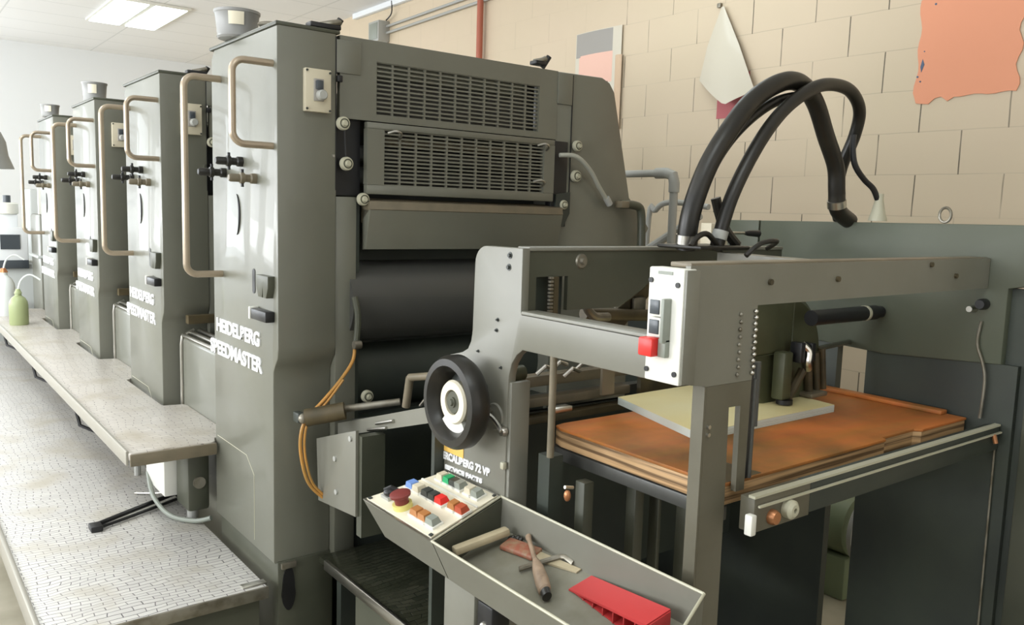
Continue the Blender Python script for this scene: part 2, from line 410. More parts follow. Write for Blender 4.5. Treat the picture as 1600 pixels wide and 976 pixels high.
# ------------------------------------------------------------------ press units
U0X, U0Y = .96, 2.4
UD, UH = .585, 2.066
def make_unit(label):
    X, Y = U0X, U0Y
    t = empty('printing_unit', (X, Y, 0), label, 'printing press unit', 'printing units in line')
    # operator side casing with chamfered vertical edges
    h = MB(); h.prism('x', [(Y+UD, .425), (Y+UD, UH-.03), (Y+UD-.03, UH), (Y, UH), (Y-.004, 1.12), (Y+.002, 1.085), (Y+.022, 1.06), (Y+.034, 1.04), (Y+.036, 1.0), (Y+.036, .425)], X, X+.19, .006)
    h.build('side_casing', 'paint', t)
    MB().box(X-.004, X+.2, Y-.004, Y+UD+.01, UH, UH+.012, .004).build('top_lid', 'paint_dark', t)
    # front column steps in under the guards
    MB().box(X+.19, X+.262, Y+.003, Y+.3, .4, UH-.485, .004).build('front_post', 'paint', t)
    # gear side casing, sloping outward to its foot
    g = MB(); g.prism('y', [(2.03, 0), (2.03, UH), (2.255, UH+.004), (2.295, UH-.012), (2.322, UH-.045), (2.43, 1.62), (2.5, 1.56), (2.55, 1.5), (2.5, 1.42), (2.5, 0)], Y+.002, Y+UD, .006)
    g.build('gear_casing', 'paint', t)
    # upper cover, built round the grille opening
    c = MB(); x0, x1 = X+.2, 2.03
    gx0, gx1, gz0, gz1 = 1.285, 1.945, 1.84, 2.003
    c.box(x0, x1, Y, Y+.02, gz1, UH); c.box(x0, x1, Y, Y+.02, 1.82, gz0); c.box(x0, gx0, Y, Y+.02, gz0, gz1); c.box(gx1, x1, Y, Y+.02, gz0, gz1)
    c.box(x0, x1, Y+.02, Y+UD, UH-.02, UH)
    c.build('upper_cover', 'paint', t)
    return t
def grille(x0, x1, z0, z1, y, nx, nz, parent, name, skew=0):
    b = MB()
    for i in range(nx+1):
        xx = x0+(x1-x0)*i/nx; b.box(xx-.0035, xx+.0035, y, y+.008, z0, z1)
    for j in range(nz+1):
        zz = z0+(z1-z0)*j/nz; b.box(x0, x1, y-.001, y+.007, zz-.0028, zz+.0028)
    return b.build(name, 'paint', parent)
unit = make_unit('nearest tall grey printing unit with twin slatted guards, ink tub on top')
X, Y = U0X, U0Y
grille(1.285, 1.945, 1.84, 2.003, Y+.004, 11, 12, unit, 'upper_grille')
MB().box(1.27, 1.96, Y+.05, Y+.06, 1.83, 2.01).build('grille_backing', 'roller', unit)
# pale blanking plate behind the top of the upper grille
MB().box(1.29, 1.88, Y+.013, Y+.018, 1.957, 2.0).build('blanking_plate', 'paint_dark', unit)
# lower guard frame
lg = MB(); a0, a1, b0, b1 = 1.245, 2.01, 1.592, 1.815; gx0, gx1, gz0, gz1 = 1.305, 1.962, 1.622, 1.795
yy = Y-.02
lg.box(a0, a1, yy, yy+.025, gz1, b1, .003); lg.box(a0, a1, yy, yy+.025, b0, gz0, .003); lg.box(a0, gx0, yy, yy+.025, gz0, gz1); lg.box(gx1, a1, yy, yy+.025, gz0, gz1)
guard = lg.build('lower_guard', 'paint', unit)
grille(gx0, gx1, gz0, gz1, yy+.006, 11, 14, guard, 'slats')
MB().cyl((1.31, Y+.04, 1.765), (1.96, Y+.04, 1.765), .016).build('ink_roller', 'tan', unit)
for (zz, rr) in ((1.72, .028), (1.65, .03)): MB().cyl((1.25, Y+.07, zz), (2.02, Y+.07, zz), rr).build('ink_roller', 'roller', unit)
for (px, pz, s) in ((1.335, 1.785, 1), (1.945, 1.79, -1), (1.93, 1.66, -1)):
    MB().tube(crom([(px-.02, yy-.004, pz), (px, yy-.022, pz+.006), (px+.02, yy-.02, pz-.002), (px+.024, yy-.002, pz-.014)], 4), .004, 8).build('guard_clip', 'steel', guard)
# recess behind the guards
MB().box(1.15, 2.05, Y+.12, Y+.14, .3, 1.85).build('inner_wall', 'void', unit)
MB().box(1.16, 1.245, Y+.03, Y+.05, 1.585, 1.82).build('recess_panel', 'black', unit)
MB().box(2.012, 2.09, Y-.002, Y+.03, 1.5, 1.815, .003).build('recess_panel', 'black', unit)
# tan wash-up bar and the apron under it
ap = MB(); ap.prism('x', [(Y-.03, 1.57), (Y+.03, 1.58), (Y+.03, 1.5), (Y-.035, 1.545)], 1.25, 2.05, .003); ap.build('wash_bar', 'tan', unit)
MB().prism('x', [(Y-.033, 1.543), (Y+.02, 1.545), (Y+.02, 1.415), (Y-.005, 1.418)], 1.25, 2.05, .002).build('apron', 'paint', unit)
# cylinders
MB().cyl((1.2, Y+.11, 1.24), (2.05, Y+.11, 1.24), .135, seg=48).build('impression_cylinder', 'roller', unit)
MB().cyl((1.2, Y+.2, .98), (2.05, Y+.2, .98), .14, seg=48).build('transfer_cylinder', 'void', unit)
MB().box(1.22, 2.05, Y+.02, Y+.1, .42, .86, .01).build('lower_guard_plate', 'void', unit)
for (px, pz, r) in ((1.167, 1.803, .021), (1.179, 1.682, .021), (1.237, 1.575, .02), (2.127, 1.803, .02), (2.126, 1.691, .022), (2.068, 1.582, .018), (1.258, .941, .02)):
    k = MB(); k.lathe([(0, -.028), (r*.35, -.028), (r*.4, -.02), (r*.9, -.018), (r, -.013), (r, -.003), (r*.6, 0), (0, .002)], (px, Y-.001, pz), 'y', 24)
    ko = k.build('round_knob', 'knob', unit)
    MB().lathe([(r*.55, -.0205), (r*.7, -.0205), (r*.7, -.017), (r*.55, -.017)], (px, Y-.001, pz), 'y', 24).build('knob_groove', 'paint_dark', ko)
MB().box(1.135, 1.142, Y-.006, Y+.001, 1.7, 1.707).build('rivet', 'steel', unit)
MB().tube([(1.173, Y-.008, 1.79), (1.179, Y-.008, 1.69)], .003, 8).build('knob_link', 'black', unit)
# access plate, hinge and latch on the cover
MB().box(1.148, 1.229, Y-.004, Y+.002, 1.954, 2.052, .001).build('access_plate', 'paint', unit)
MB().box(1.145, 1.163, Y-.016, Y, 1.925, 1.945, .003).build('latch', 'black', unit)
MB().box(2.03, 2.1, Y-.004, Y+.002, 1.95, 2.06, .001).build('access_plate', 'paint', unit)
for xx in (1.147, 2.103):
    MB().box(xx-.0012, xx+.0012, Y-.003, Y+.001, 1.6, 2.06).build('panel_seam', 'black', unit)
# cutout plates on the gear side
MB().prism('y', [(2.03, 1.62), (2.1, 1.63), (2.1, 1.55), (2.07, 1.5), (2.03, 1.5)], Y-.012, Y+.001).build('bracket', 'void', unit)
MB().box(1.17, 1.24, Y+.02, Y+.04, .45, 1.58).build('seal_strip', 'void', unit)
# switch plate with rotary knob on the front
sw = MB().box(1.04, 1.123, Y-.02, Y, 1.828, 1.954, .003).build('switch_plate', 'beige', unit)
MB().box(1.066, 1.098, Y-.024, Y-.018, 1.86, 1.925, .002).build('switch_inset', 'greysheet', sw)
MB().box(1.07, 1.092, Y-.034, Y-.022, 1.893, 1.92, .003).build('switch_cap', 'screen', sw)
MB().lathe([(0, -.04), (.012, -.04), (.015, -.036), (.0165, -.022), (.0165, 0)], (1.088, Y-.002, 1.878), 'y', 24).build('rotary_knob', 'conduit', sw)
for (a, b) in ((1.045, 1.947), (1.118, 1.945), (1.045, 1.836), (1.118, 1.834)):
    MB().cyl((a, Y-.023, b), (a, Y-.018, b), .0035, seg=10).build('screw', 'darkbtn', sw)

def side_gear(t):
    X, Y = U0X, U0Y
    hx = X-.12
    # long grab rail and short grab handle, both bent tube standing out from the casing
    def u_handle(y, z0, z1, r, dy=0):
        b = .035
        pts = [(X+.002, y, z1), (hx+b, y, z1)]
        for k in range(1, 6):
            a = PI/2*k/6; pts.append((hx+b-b*math.sin(a), y, z1-b+b*math.cos(a)))
        pts += [(hx, y, z1-b), (hx, y, z0+b)]
        for k in range(1, 6):
            a = PI/2*k/6; pts.append((hx+b-b*math.cos(a), y, z0+b-b*math.sin(a)))
        pts += [(hx+b, y, z0), (X+.002, y, z0)]
        return MB().tube(pts, r, 12)
    u_handle(Y+.49, 1.308, 1.962, .0115).build('long_grab_rail', 'handle', t)
    u_handle(Y+.03, 1.722, 1.96, .0105).build('short_grab_handle', 'handle', t)
    # adjusting knobs pointing at the operator
    for (dy, z, ln, m) in ((.29, 1.683, .085, 'rubber'), (.45, 1.651, .09, 'rubber'), (.17, 1.628, .085, 'tan')):
        k = MB(); k.lathe([(0, -ln), (.009, -ln), (.0125, -ln+.006), (.0125, -ln*.62), (.017, -ln*.58), (.017, -ln*.45), (.012, -ln*.42), (.012, -.02), (.016, -.016), (.016, 0)], (X, Y+dy, z), 'x', 20)
        o = k.build('adjusting_knob', m, t)
        MB().cyl((X-ln*.5, Y+dy, z+.012), (X-ln*.5, Y+dy, z+.027), .005, seg=8).build('grub_screw', 'black', o)
        MB().cyl((X-ln*.5, Y+dy, z-.027), (X-ln*.5, Y+dy, z-.012), .005, seg=8).build('grub_screw', 'black', o)
    # round blanking cover: its shadowed edge drawn as a black arc
    arc = [(X-.001, Y+.345+.032*math.sin(a)*1.0, 1.514+.066*math.cos(a)) for a in [PI*(.04+.92*k/16)+PI for k in range(17)]]
    MB().tube(arc, [.0012+.004*math.sin(PI*k/16) for k in range(17)], 8).build('cover_gap', 'black', t)
    # key slot, catch and latch
    sl = MB().prism('x', [(Y+.19+.012*math.cos(a), (1.335 if math.sin(a) > 0 else 1.28)+.012*math.sin(a)) for a in [2*PI*k/20+.001 for k in range(20)]], X-.002, X+.003)
    sl.build('key_slot', 'black', t)
    ct = MB().prism('x', [(Y+.115, 1.335), (Y+.02, 1.335), (Y+.02, 1.30), (Y+.035, 1.268), (Y+.058, 1.268), (Y+.062, 1.30), (Y+.068, 1.268), (Y+.1, 1.268), (Y+.115, 1.30)], X-.022, X+.004, .002)
    ct.build('door_catch', 'paint_dark', t)
    MB().box(X-.03, X, Y+.02, Y+.145, 1.195, 1.228, .004).build('door_latch', 'black', t)
    MB().box(X-.032, X-.002, Y+.146, Y+.158, 1.193, 1.232, .003).build('latch_end', 'white', t)
    # panel seams
    MB().tube([(X-.0005, Y+.56, .72), (X-.0005, Y+.27, .72), (X-.0005, Y+.2, .67), (X-.0005, Y+.2, .45)], .001, 6).build('panel_seam', 'knob', t)
    textmesh('maker_lettering', [('HEIDELBERG', .062, 0, 0, .41), ('SPEEDMASTER', .066, -.07, -.083, .50)], 'letter', t,
             (X-.001, Y+.548, 1.105), -YV, ZV, -XV, .003, .0022)
side_gear(unit)
def rear_cluster(t):
    X, Y = U0X, U0Y
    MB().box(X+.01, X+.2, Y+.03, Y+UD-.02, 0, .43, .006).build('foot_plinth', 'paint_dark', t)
    MB().prism('y', [(X+.045+.02*math.cos(a)*(1.2 if math.sin(a) < 0 else 1), .34+.075*math.sin(a)) for a in [2*PI*k/20 for k in range(20)]], Y+.024, Y+.032).build('foot_recess', 'black', t)
    MB().box(X+.02, X+.07, Y+.02, Y+.032, .405, .425, .003).build('foot_lip', 'worn', t)
rear_cluster(unit)
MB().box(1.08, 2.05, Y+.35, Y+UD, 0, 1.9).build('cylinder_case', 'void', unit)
ULAB = ['second printing unit from the camera, grey, without an ink tub on its lid',
        'third printing unit from the camera, grey casing with an ink tub standing on top',
        'farthest of the four grey printing units, small and pale in the glare']
PITCH = 1.235
units = [unit]
for k in range(1, 4):
    c = copy_tree(unit); c.location = (U0X, U0Y+PITCH*k, 0); c['label'] = ULAB[k-1]; units.append(c)
# clutter on the first unit's lid
def tub(x, y, z, r, h, label):
    t = empty('ink_tub', (x, y, z), label, 'tub', 'ink tubs on the units')
    MB().lathe([(0, 0), (r*.86, 0), (r*.93, .006), (r*.9, .012), (r, h-.012), (r*1.05, h-.008), (r*1.06, h), (r*.98, h), (r*.93, h-.01), (r*.84, .012), (0, .012)], (x, y, z), 'z', 36).build('bucket', 'tubgrey', t)
    a = math.radians(-112)
    b = MB()
    def f(u, v):
        aa = a+(u-.5)*.7; rr = r*(.93+.08*(.25+v*.5))+.002
        return (x+rr*math.cos(aa), y+rr*math.sin(aa), z+h*(.42+.45*v))
    b.grid(f, 6, 1, .001).build('sticker', 'cream', t)
    return t
tub(.98, 2.78, 2.078, .069, .088, 'grey ink tub with a cream sticker on the nearest unit')
bl = MB().ball((1.035, 2.60, 2.102), .055, 24, (1.0, .55, .24))
bl.tube([(1.08, 2.60, 2.10), (1.14, 2.58, 2.088)], .008, 8)
o = bl.build('ink_scoop', 'worn'); tag(o, 'dark rounded ink scoop lying beside the tub on the nearest unit', 'scoop')
tub(1.02, 5.15, 2.078, .062, .105, 'grey ink tub with a small square label on the third unit')
tub(.985, 6.35, 2.078, .055, .08, 'small pale tub on the farthest unit')
def clamp(x, y, z, s, label):
    t = empty('lid_clamp', (x, y, z), label, 'clamp', 'lid clamps')
    MB().box(x-.07*s, x+.03*s, y-.02, y+.02, z, z+.015, .004).build('base', 'black', t)
    MB().tube(crom([(x-.03, y, z+.010), (x+.0, y-.01, z+.018), (x+.03*s, y-.01, z+.026)], 4), .010, 10).build('lever', 'worn', t)
    MB().cyl((x+.01, y, z-.005), (x+.032, y-.01, z+.035), .010).build('knob', 'black', t)
    return t
clamp(1.135, 2.42, 2.079, 1, 'worn black lid clamp at the front top edge, nearest unit, left side')
clamp(1.96, 2.42, 2.079, .5, 'stubby black lever standing on the top edge near the right end of the nearest unit')
clamp(1.13, 3.66, 2.079, .8, 'black lid clamp on the top front edge, second unit')

# low gangway covers between the units with bright top rails
GL = ['low grey gangway cover with chrome top rails between the first and second units', 'low grey gangway cover between the second and third units', 'low grey gangway cover between the third and fourth units']
gc = empty('gangway_cover', (1.03, 2.99, 0), GL[0], 'machine cover', 'gangway covers between the units')
MB().box(1.03, 1.5, 2.99, 3.63, 0, .985, .02, seg=3).build('cover_panel', 'paint', gc)
for (dx, dz) in ((.004, .99), (.035, 1.0), (.07, 1.005)):
    MB().cyl((1.03+dx, 2.99, dz), (1.03+dx, 3.62, dz), .009, seg=10).build('chrome_rail', 'steel', gc)
MB().tube([(1.026, 3.62, .42), (1.026, 3.62, .95), (1.03, 3.62, .985), (1.08, 3.62, 1.01)], .007, 8).build('edge_trim', 'steel', gc)
MB().box(1.045, 1.5, 3.58, 3.62, 1.04, 1.075).build('stop_bar', 'brown', gc)
for k in (1, 2):
    c = copy_tree(gc); c.location.y += PITCH*k; c['label'] = GL[k]

# ------------------------------------------------------------------ lower tread platform and upper footboard
pt = empty('tread_platform', (.6, 2.41, 0), 'long low tread plate platform in front of the units, bare silver metal', 'platform')
MB().box(.312, .93, 2.41, 7.9, .345, .37, .003).build('deck', 'tread', pt)
MB().box(.306, .322, 2.40, 7.9, .31, .376, .003).build('edge_strip', 'kerb', pt)
MB().box(.322, .93, 2.400, 2.409, .335, .3735, .002).build('end_strip', 'worn', pt)
fr = MB(); fr.box(.34, .91, 2.43, 2.47, .23, .345); fr.box(.35, .39, 2.47, 7.9, .22, .345)
fr.build('frame_rail', 'paint_dark', pt)
for yy in (2.5, 5.0, 7.5):
    MB().box(.36, .4, yy, yy+.05, 0, .25).build('leg', 'paint_dark', pt)
    MB().box(.85, .89, yy, yy+.05, 0, .345).build('leg', 'paint_dark', pt)
MB().box(.86, .935, 2.43, 2.46, .352, .375, .002).build('corner_clip', 'steel', pt)
fb = empty('footboard', (.8, 2.95, 0), 'raised narrow footboard with pressed tread and rounded lobes, running along all the units', 'footboard')
pts = [(.655, 7.9)]
def arcp(cx, cy, r, a0, a1, n=5): return [(cx+r*math.cos(math.radians(a0+(a1-a0)*k/n)), cy+r*math.sin(math.radians(a0+(a1-a0)*k/n))) for k in range(n+1)]
pts += arcp(.675, 2.97, .02, 180, 270)
pts += arcp(.925, 2.98, .03, 270, 330)
for k in range(4):
    ya, yb = 3.0+PITCH*k, 3.60+PITCH*k
    pts += [(.962, ya+.0)] + arcp(1.0, ya+.06, .03, 300, 360, 3) + arcp(1.0, yb-.04, .03, 0, 90, 4) + [(.945, yb), (.94, yb+.02), (.94, min(yb+PITCH-.62, 7.85))]
pts += [(.94, 7.9)]
MB().prism('z', pts, .672, .70, .005).build('tread_board', 'tread_up', fb)
MB().box(.65, .66, 2.96, 7.9, .655, .706, .003).build('edge_strip', 'kerb', fb)
MB().box(.66, .95, 2.938, 2.9485, .655, .697, .003).build('end_plate', 'tan', fb)
for k in range(4):
    yy = 3.15+PITCH*k
    MB().tube([(.87, yy+.6, .675), (.87, yy+.6, .368)], .014, 10).build('support_leg', 'conduit', fb)
    MB().tube([(.68, yy+.9, .665), (.70, yy+.88, .55), (.8, yy+.8, .5), (.93, yy+.8, .48)], .008, 8).build('strut', 'black', fb)
    MB().tube([(.68, yy+.75, .665), (.74, yy+.82, .6), (.8, yy+.8, .5)], .007, 8).build('strut', 'black', fb)
sb = empty('junction_box', (.87, 3.3, .37), 'white metal box under the near end of the footboard', 'box')
MB().box(.835, .93, 3.2, 3.46, .44, .66, .004).build('body', 'white', sb)
MB().box(.875, .955, 3.04, 3.19, .42, .655, .012).build('bracket', 'paint_dark', sb)
MB().cyl((.915, 3.03, .53), (.915, 3.045, .53), .022).build('round_plug', 'worn', sb)
MB().cyl((.915, 3.12, .37), (.915, 3.12, .43), .02).build('foot', 'conduit', sb)
hs = MB().tube(crom([(.84, 3.45, .47), (.82, 3.3, .42), (.84, 3.15, .385), (.9, 3.05, .382), (.945, 3.0, .40)], 6), .009, 10).build('grey_hose', 'greybtn')
tag(hs, 'thin grey hose curling on the platform under the footboard', 'hose')
tg = empty('long_tongs', (.6, 3.2, .37), 'black long-handled tongs lying across the tread platform', 'tongs')
MB().tube([(.583, 3.19, .382), (.70, 3.255, .384), (.93, 3.375, .39)], .009, 10).build('rod', 'black', tg)
MB().tube([(.59, 3.165, .38), (.70, 3.215, .38), (.93, 3.33, .382)], .006, 10).build('rod', 'black', tg)
MB().box(.572, .612, 3.15, 3.205, .371, .392, .004).build('jaw', 'black', tg)
wr = MB().tube([(.80, 3.50, .375), (.86, 3.41, .39), (.89, 3.38, .395)], .004, 8).build('wire_rod', 'steel')
tag(wr, 'short bright wire rod lying at the far end of the tongs', 'rod')

# squeeze bottles
def bottle(x, y, r, h, m, label, cap):
    t = empty('squeeze_bottle', (x, y, .70), label, 'bottle', 'squeeze bottles on the footboard')
    MB().lathe([(0, 0), (r*.95, 0), (r, .006), (r, h*.62), (r*.93, h*.74), (r*.7, h*.86), (r*.36, h*.93), (r*.34, h), (0, h)], (x, y, .70), 'z', 28).build('body', m, t)
    MB().cyl((x, y, .70+h), (x, y, .70+h+.03), r*.42, r*.2).build('cap', cap, t)
    MB().tube(crom([(x, y, .70+h+.02), (x+.02, y-.01, .70+h+.09), (x+.07, y-.02, .70+h+.125), (x+.13, y-.03, .70+h+.09)], 6), .006, 8).build('spout', 'bottle_white', t)
bottle(.765, 6.4, .058, .21, 'bottle_green', 'cloudy green squeeze bottle with a bent spout on the footboard', 'bottle_green')
bottle(.745, 6.95, .072, .31, 'bottle_white', 'larger white squeeze bottle with an orange collar behind the green one', 'copper')

# ------------------------------------------------------------------ sheet feeder
FX = 1.15
fd = empty('sheet_feeder', (1.15, 1.0, 0), 'open grey sheet feeder frame with handwheel, button panel and tool tray in the foreground', 'sheet feeder')
def cor(c, r, a0, a1, n=6): return [(c[0]+r*math.cos(math.radians(a0+(a1-a0)*k/n)), c[1]+r*math.sin(math.radians(a0+(a1-a0)*k/n))) for k in range(n+1)]
# operator side plate in (y, z)
sp = [(1.46, 1.47)] + cor((1.60, 1.425), .044, 90, 0)
sp += [(1.648, 1.26)] + [(1.653, 1.235), (1.665, 1.215), (1.69, 1.202), (1.745, 1.187), (1.79, 1.155), (1.812, 1.12)] + [(1.815, .62), (1.50, .62), (1.50, 1.13)]
sp += cor((1.46, 1.17), .04, -20, 60, 5)[0:0] + [(1.497, 1.175), (1.488, 1.205), (1.47, 1.228), (1.45, 1.242), (1.07, 1.245), (1.07, 1.325), (1.46, 1.325)]
plate = MB().prism('x', sp, FX, FX+.022, .0025).build('operator_side_plate', 'paint_grey', fd)
MB().box(FX, FX+.05, 1.07, 1.46, 1.318, 1.33, .003).build('rail_flange', 'paint_grey', fd)
MB().box(FX+.004, FX+.06, 1.49, 1.505, 0.0, 1.16, .003).build('plate_return', 'paint_grey', fd)
for (yy, zz, r) in ((1.505, 1.452, .008), (1.508, 1.425, .008), (1.545, 1.3, .005), (1.548, 1.275, .005), (1.62, 1.215, .004), (1.59, 1.13, .013), (1.527, 1.19, .004)):
    MB().lathe([(0, -.006), (r*.5, -.006), (r*.55, -.001), (r, -.001), (r, .001), (0, .001)], (FX, yy, zz), 'x', 16).build('bolt', 'darkbtn', plate)
MB().lathe([(0, -.004), (.03, -.004), (.033, 0), (0, 0)], (FX, 1.545, 1.07), 'x', 28).build('round_boss', 'paint_grey', plate)
MB().tube(crom([(FX-.004, 1.555, 1.085), (FX-.02, 1.55, 1.08), (FX-.012, 1.53, 1.065), (FX-.01, 1.505, 1.045)], 4), .006, 8).build('link_lever', 'steel', plate)
MB().lathe([(0, -.012), (.009, -.012), (.012, -.006), (.012, 0)], (FX, 1.505, 1.043), 'x', 14).build('pivot', 'steel', plate)
MB().box(FX-.012, FX, 1.493, 1.506, .955, .972, .003).build('stop_lug', 'knob', plate)
# handwheel: dark dished rim, pale hub ring
wc = (1.13, 1.61, 1.10)
hw = MB().lathe([(.068, .012), (.074, -.028), (.088, -.046), (.104, -.044), (.112, -.030), (.112, -.006), (.104, .006), (.085, .01)], (wc[0]-.03, wc[1], wc[2]), 'x', 56)
hw = hw.build('handwheel', 'rubber', fd)
MB().lathe([(0, -.008), (.04, -.008), (.082, .006), (.084, .010), (0, .010)], (wc[0]-.028, wc[1], wc[2]), 'x', 40).build('web', 'darkbtn', hw)
MB().lathe([(.030, -.030), (.049, -.030), (.053, -.024), (.048, .0), (.030, .0)], (wc[0]-.03, wc[1], wc[2]), 'x', 40).build('hub_ring', 'cream', hw)
MB().lathe([(0, -.036), (.007, -.036), (.009, -.031), (.012, -.031), (.013, -.027), (.025, -.027), (.0302, -.022), (.0302, 0), (0, 0)], (wc[0]-.03, wc[1], wc[2]), 'x', 32).build('hub', 'paint_dark', hw)
MB().prism('x', [(1.61+.051*math.cos(a), 1.10+.051*math.sin(a)) for a in [math.radians(235+10*k) for k in range(9)]]+[(1.61+.08*math.cos(a), 1.10+.08*math.sin(a)) for a in [math.radians(315-10*k) for k in range(9)]], wc[0]-.052, wc[0]-.03).build('handle_pad', 'white', hw)
MB().cyl((wc[0]-.03, 1.61, 1.10), (FX+.01, 1.61, 1.10), .02).build('shaft', 'steel', hw)
# sticker and lettering under the wheel
MB().box(FX-.0015, FX, 1.672, 1.786, .935, 1.03).build('yellow_sticker', 'yellow', plate)
textmesh('maker_lettering', [('MERCALIBERG 72 VP', .026, 0, 0, .225), ('SERVICE PARTS', .015, .03, -.025, .165)], 'letter', plate, (FX-.001, 1.783, .913), Vector((0, -1, .035)).normalized(), ZV, -XV, .0015, .0012)
# far cross plate with window
cy = 1.464
cp = MB(); cp.box(FX+.022, 1.195, cy, cy+.012, 1.31, 1.468); cp.box(1.195, 1.29, cy, cy+.012, 1.405, 1.468); cp.box(1.29, 1.46, cy, cy+.012, 1.325, 1.468)
cp.prism('y', [(1.46, 1.468), (1.46, 1.325), (1.53, 1.36), (1.59, 1.40), (2.12, 1.425), (2.12, 1.468)], cy, cy+.012)
cp.build('far_cross_plate', 'paint_dark', fd)
MB().box(FX+.02, 2.12, cy-.004, cy+.04, 1.464, 1.473, .002).build('far_cross_flange', 'paint_grey', fd)
MB().lathe([(0, -.012), (.006, -.012), (.008, -.004), (.016, -.004), (.018, 0)], (1.33, cy, 1.44), 'y', 20).build('bolt', 'worn', fd)
ch = MB()
for k in range(11):
    ch.box(1.226, 1.238, cy-.012, cy-.004, 1.315+k*.0085, 1.3205+k*.0085, .001)
ch.build('chain', 'worn', fd)
MB().box(1.2, 1.29, cy+.02, cy+.03, 1.3, 1.405).build('window_backing', 'void', fd)
MB().box(1.242, 1.256, cy-.008, cy+.004, 1.3, 1.405).build('chain_guide', 'brown', fd)
# P-direction inner beam
MB().hexa([(1.66, 1.33, 1.44), (1.72, 1.33, 1.44), (1.72, 1.03, 1.44), (1.66, 1.03, 1.44), (1.66, 1.33, 1.466), (1.72, 1.33, 1.466), (1.72, 1.03, 1.462), (1.66, 1.03, 1.462)]).build('inner_beam', 'paint_grey', fd)
# near portal: beam, left web plate, post
by = .985
nb = MB().prism('y', [(1.152, 1.464), (2.34, 1.467), (2.34, 1.388), (1.352, 1.386), (1.348, 1.24), (1.215, 1.24), (1.152, 1.25)], by-.006, by+.006, .0)
nb.build('near_portal_plate', 'paint_grey', fd)
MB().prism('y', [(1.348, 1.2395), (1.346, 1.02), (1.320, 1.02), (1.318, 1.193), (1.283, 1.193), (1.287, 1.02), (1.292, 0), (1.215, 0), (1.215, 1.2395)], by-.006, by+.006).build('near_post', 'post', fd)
MB().box(1.16, 2.34, by, by+.05, 1.46, 1.469, .002).build('near_beam_top', 'tan', fd)
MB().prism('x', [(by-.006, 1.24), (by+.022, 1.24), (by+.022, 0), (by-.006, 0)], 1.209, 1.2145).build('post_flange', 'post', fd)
MB().box(1.349, 1.358, by-.004, by+.008, 1.04, 1.30, .002).build('guide_rod', 'black', fd)
MB().cyl((1.365, by+.0, 1.04), (1.365, by+.0, 1.24), .006).build('guide_rod', 'roller', fd)
MB().cyl((1.385, by+.01, 1.14), (1.385, by+.01, 1.27), .008).build('guide_rod', 'roller', fd)
ch = MB()
for k in range(9): ch.ball((1.30+.002*(k % 2), by-.008, 1.255+k*.0145), .0042, 8)
ch.build('bead_chain', 'worn', fd)
ch = MB()
for k in range(11): ch.ball((1.343+.002*(k % 2), by-.010, 1.255+k*.012), .0045, 8)
ch.build('bead_chain', 'steel', fd)
ch = MB()
for (a, b) in ((1.385, 1.43), (1.62, 1.43), (2.02, 1.455), (2.15, 1.425)):
    MB().cyl((a, by-.012, b), (a, by-.005, b), .006, seg=10).build('bolt', 'brown', fd)
for zz in (1.163, 1.148): MB().cyl((1.224, by-.011, zz), (1.224, by-.005, zz), .004, seg=10).build('bolt', 'steel', fd)
# push button station on the operator side
bx = MB().box(1.13, 1.165, .975, 1.058, 1.25, 1.459, .003).build('button_station', 'white', fd)
MB().box(1.133, 1.168, .970, .976, 1.252, 1.457, .001).build('side_cheek', 'paint_grey', bx)
for (zz) in (1.388, 1.352):
    MB().box(1.118, 1.131, 1.008, 1.042, zz-.017, zz+.017, .002).build('button_bezel', 'white', bx)
    MB().box(1.115, 1.12, 1.017, 1.039, zz-.013, zz+.013, .001).build('black_button', 'screen', bx)
MB().box(1.11, 1.131, 1.0, 1.008, 1.325, 1.405, .002).build('hinge_rib', 'greybtn', bx)
MB().box(1.102, 1.13, 1.018, 1.052, 1.298, 1.332, .004).build('red_button', 'redbtn', bx)
MB().box(1.118, 1.131, 1.0, 1.018, 1.298, 1.332, .002).build('button_shroud', 'greybtn', bx)
for (yy, zz) in ((1.051, 1.435), (.987, 1.43), (1.052, 1.27), (.985, 1.27)):
    MB().cyl((1.127, yy, zz), (1.131, yy, zz), .005, seg=12).build('screw', 'black', bx)
MB().box(1.1285, 1.1305, 1.0, 1.035, 1.447, 1.453).build('maker_strip', 'greybtn', bx)
# drive side: upper casing, stepped near block, lower plates leaving a slot, corner post
dp = MB().prism('x', [(1.709, 1.547), (.90, 1.556), (.885, 1.545), (.885, 1.40), (.93, 1.39), (.93, 1.19), (1.25, 1.17), (1.709, 1.19)], 2.344, 2.40, .004)
dp.build('drive_side_casing', 'casing', fd)
MB().prism('x', [(1.87, 1.545), (1.716, 1.547), (1.716, 1.2), (1.87, 1.2)], 2.346, 2.40, .003).build('drive_side_casing', 'casing', fd)
MB().box(2.352, 2.4, .80, .885, 1.39, 1.553, .003).build('near_block', 'casing', fd)
MB().box(2.37, 2.4, .78, .93, 0, 1.39).build('recess', 'void', fd)
MB().box(2.35, 2.39, .70, .868, 0, 1.38, .004).build('corner_post', 'paint_dark', fd)
MB().box(2.35, 2.38, .89, 1.305, 0, 1.19).build('drive_side_lower_plate', 'void', fd)
MB().box(2.35, 2.38, 1.40, 2.3, 0, 1.19).build('drive_side_lower_plate', 'void', fd)
MB().cyl((2.342, .918, .3), (2.342, .924, 1.02), .003, seg=8).build('edge_wire', 'worn', fd)
MB().tube(crom([(2.335, .985, 1.30), (2.335, .99, 1.24), (2.335, .972, 1.19), (2.335, .962, 1.14), (2.335, .965, 1.04)], 5), .004, 8).build('drive_cable', 'worn', fd)
MB().lathe([(0, -.03), (.012, -.03), (.015, -.02), (.015, 0)], (2.344, .985, 1.345), 'x', 16).build('round_knob', 'black', fd)
MB().lathe([(0, -.03), (.008, -.03), (.01, 0)], (2.344, 1.01, 1.33), 'x', 12).build('bolt', 'steel', fd)
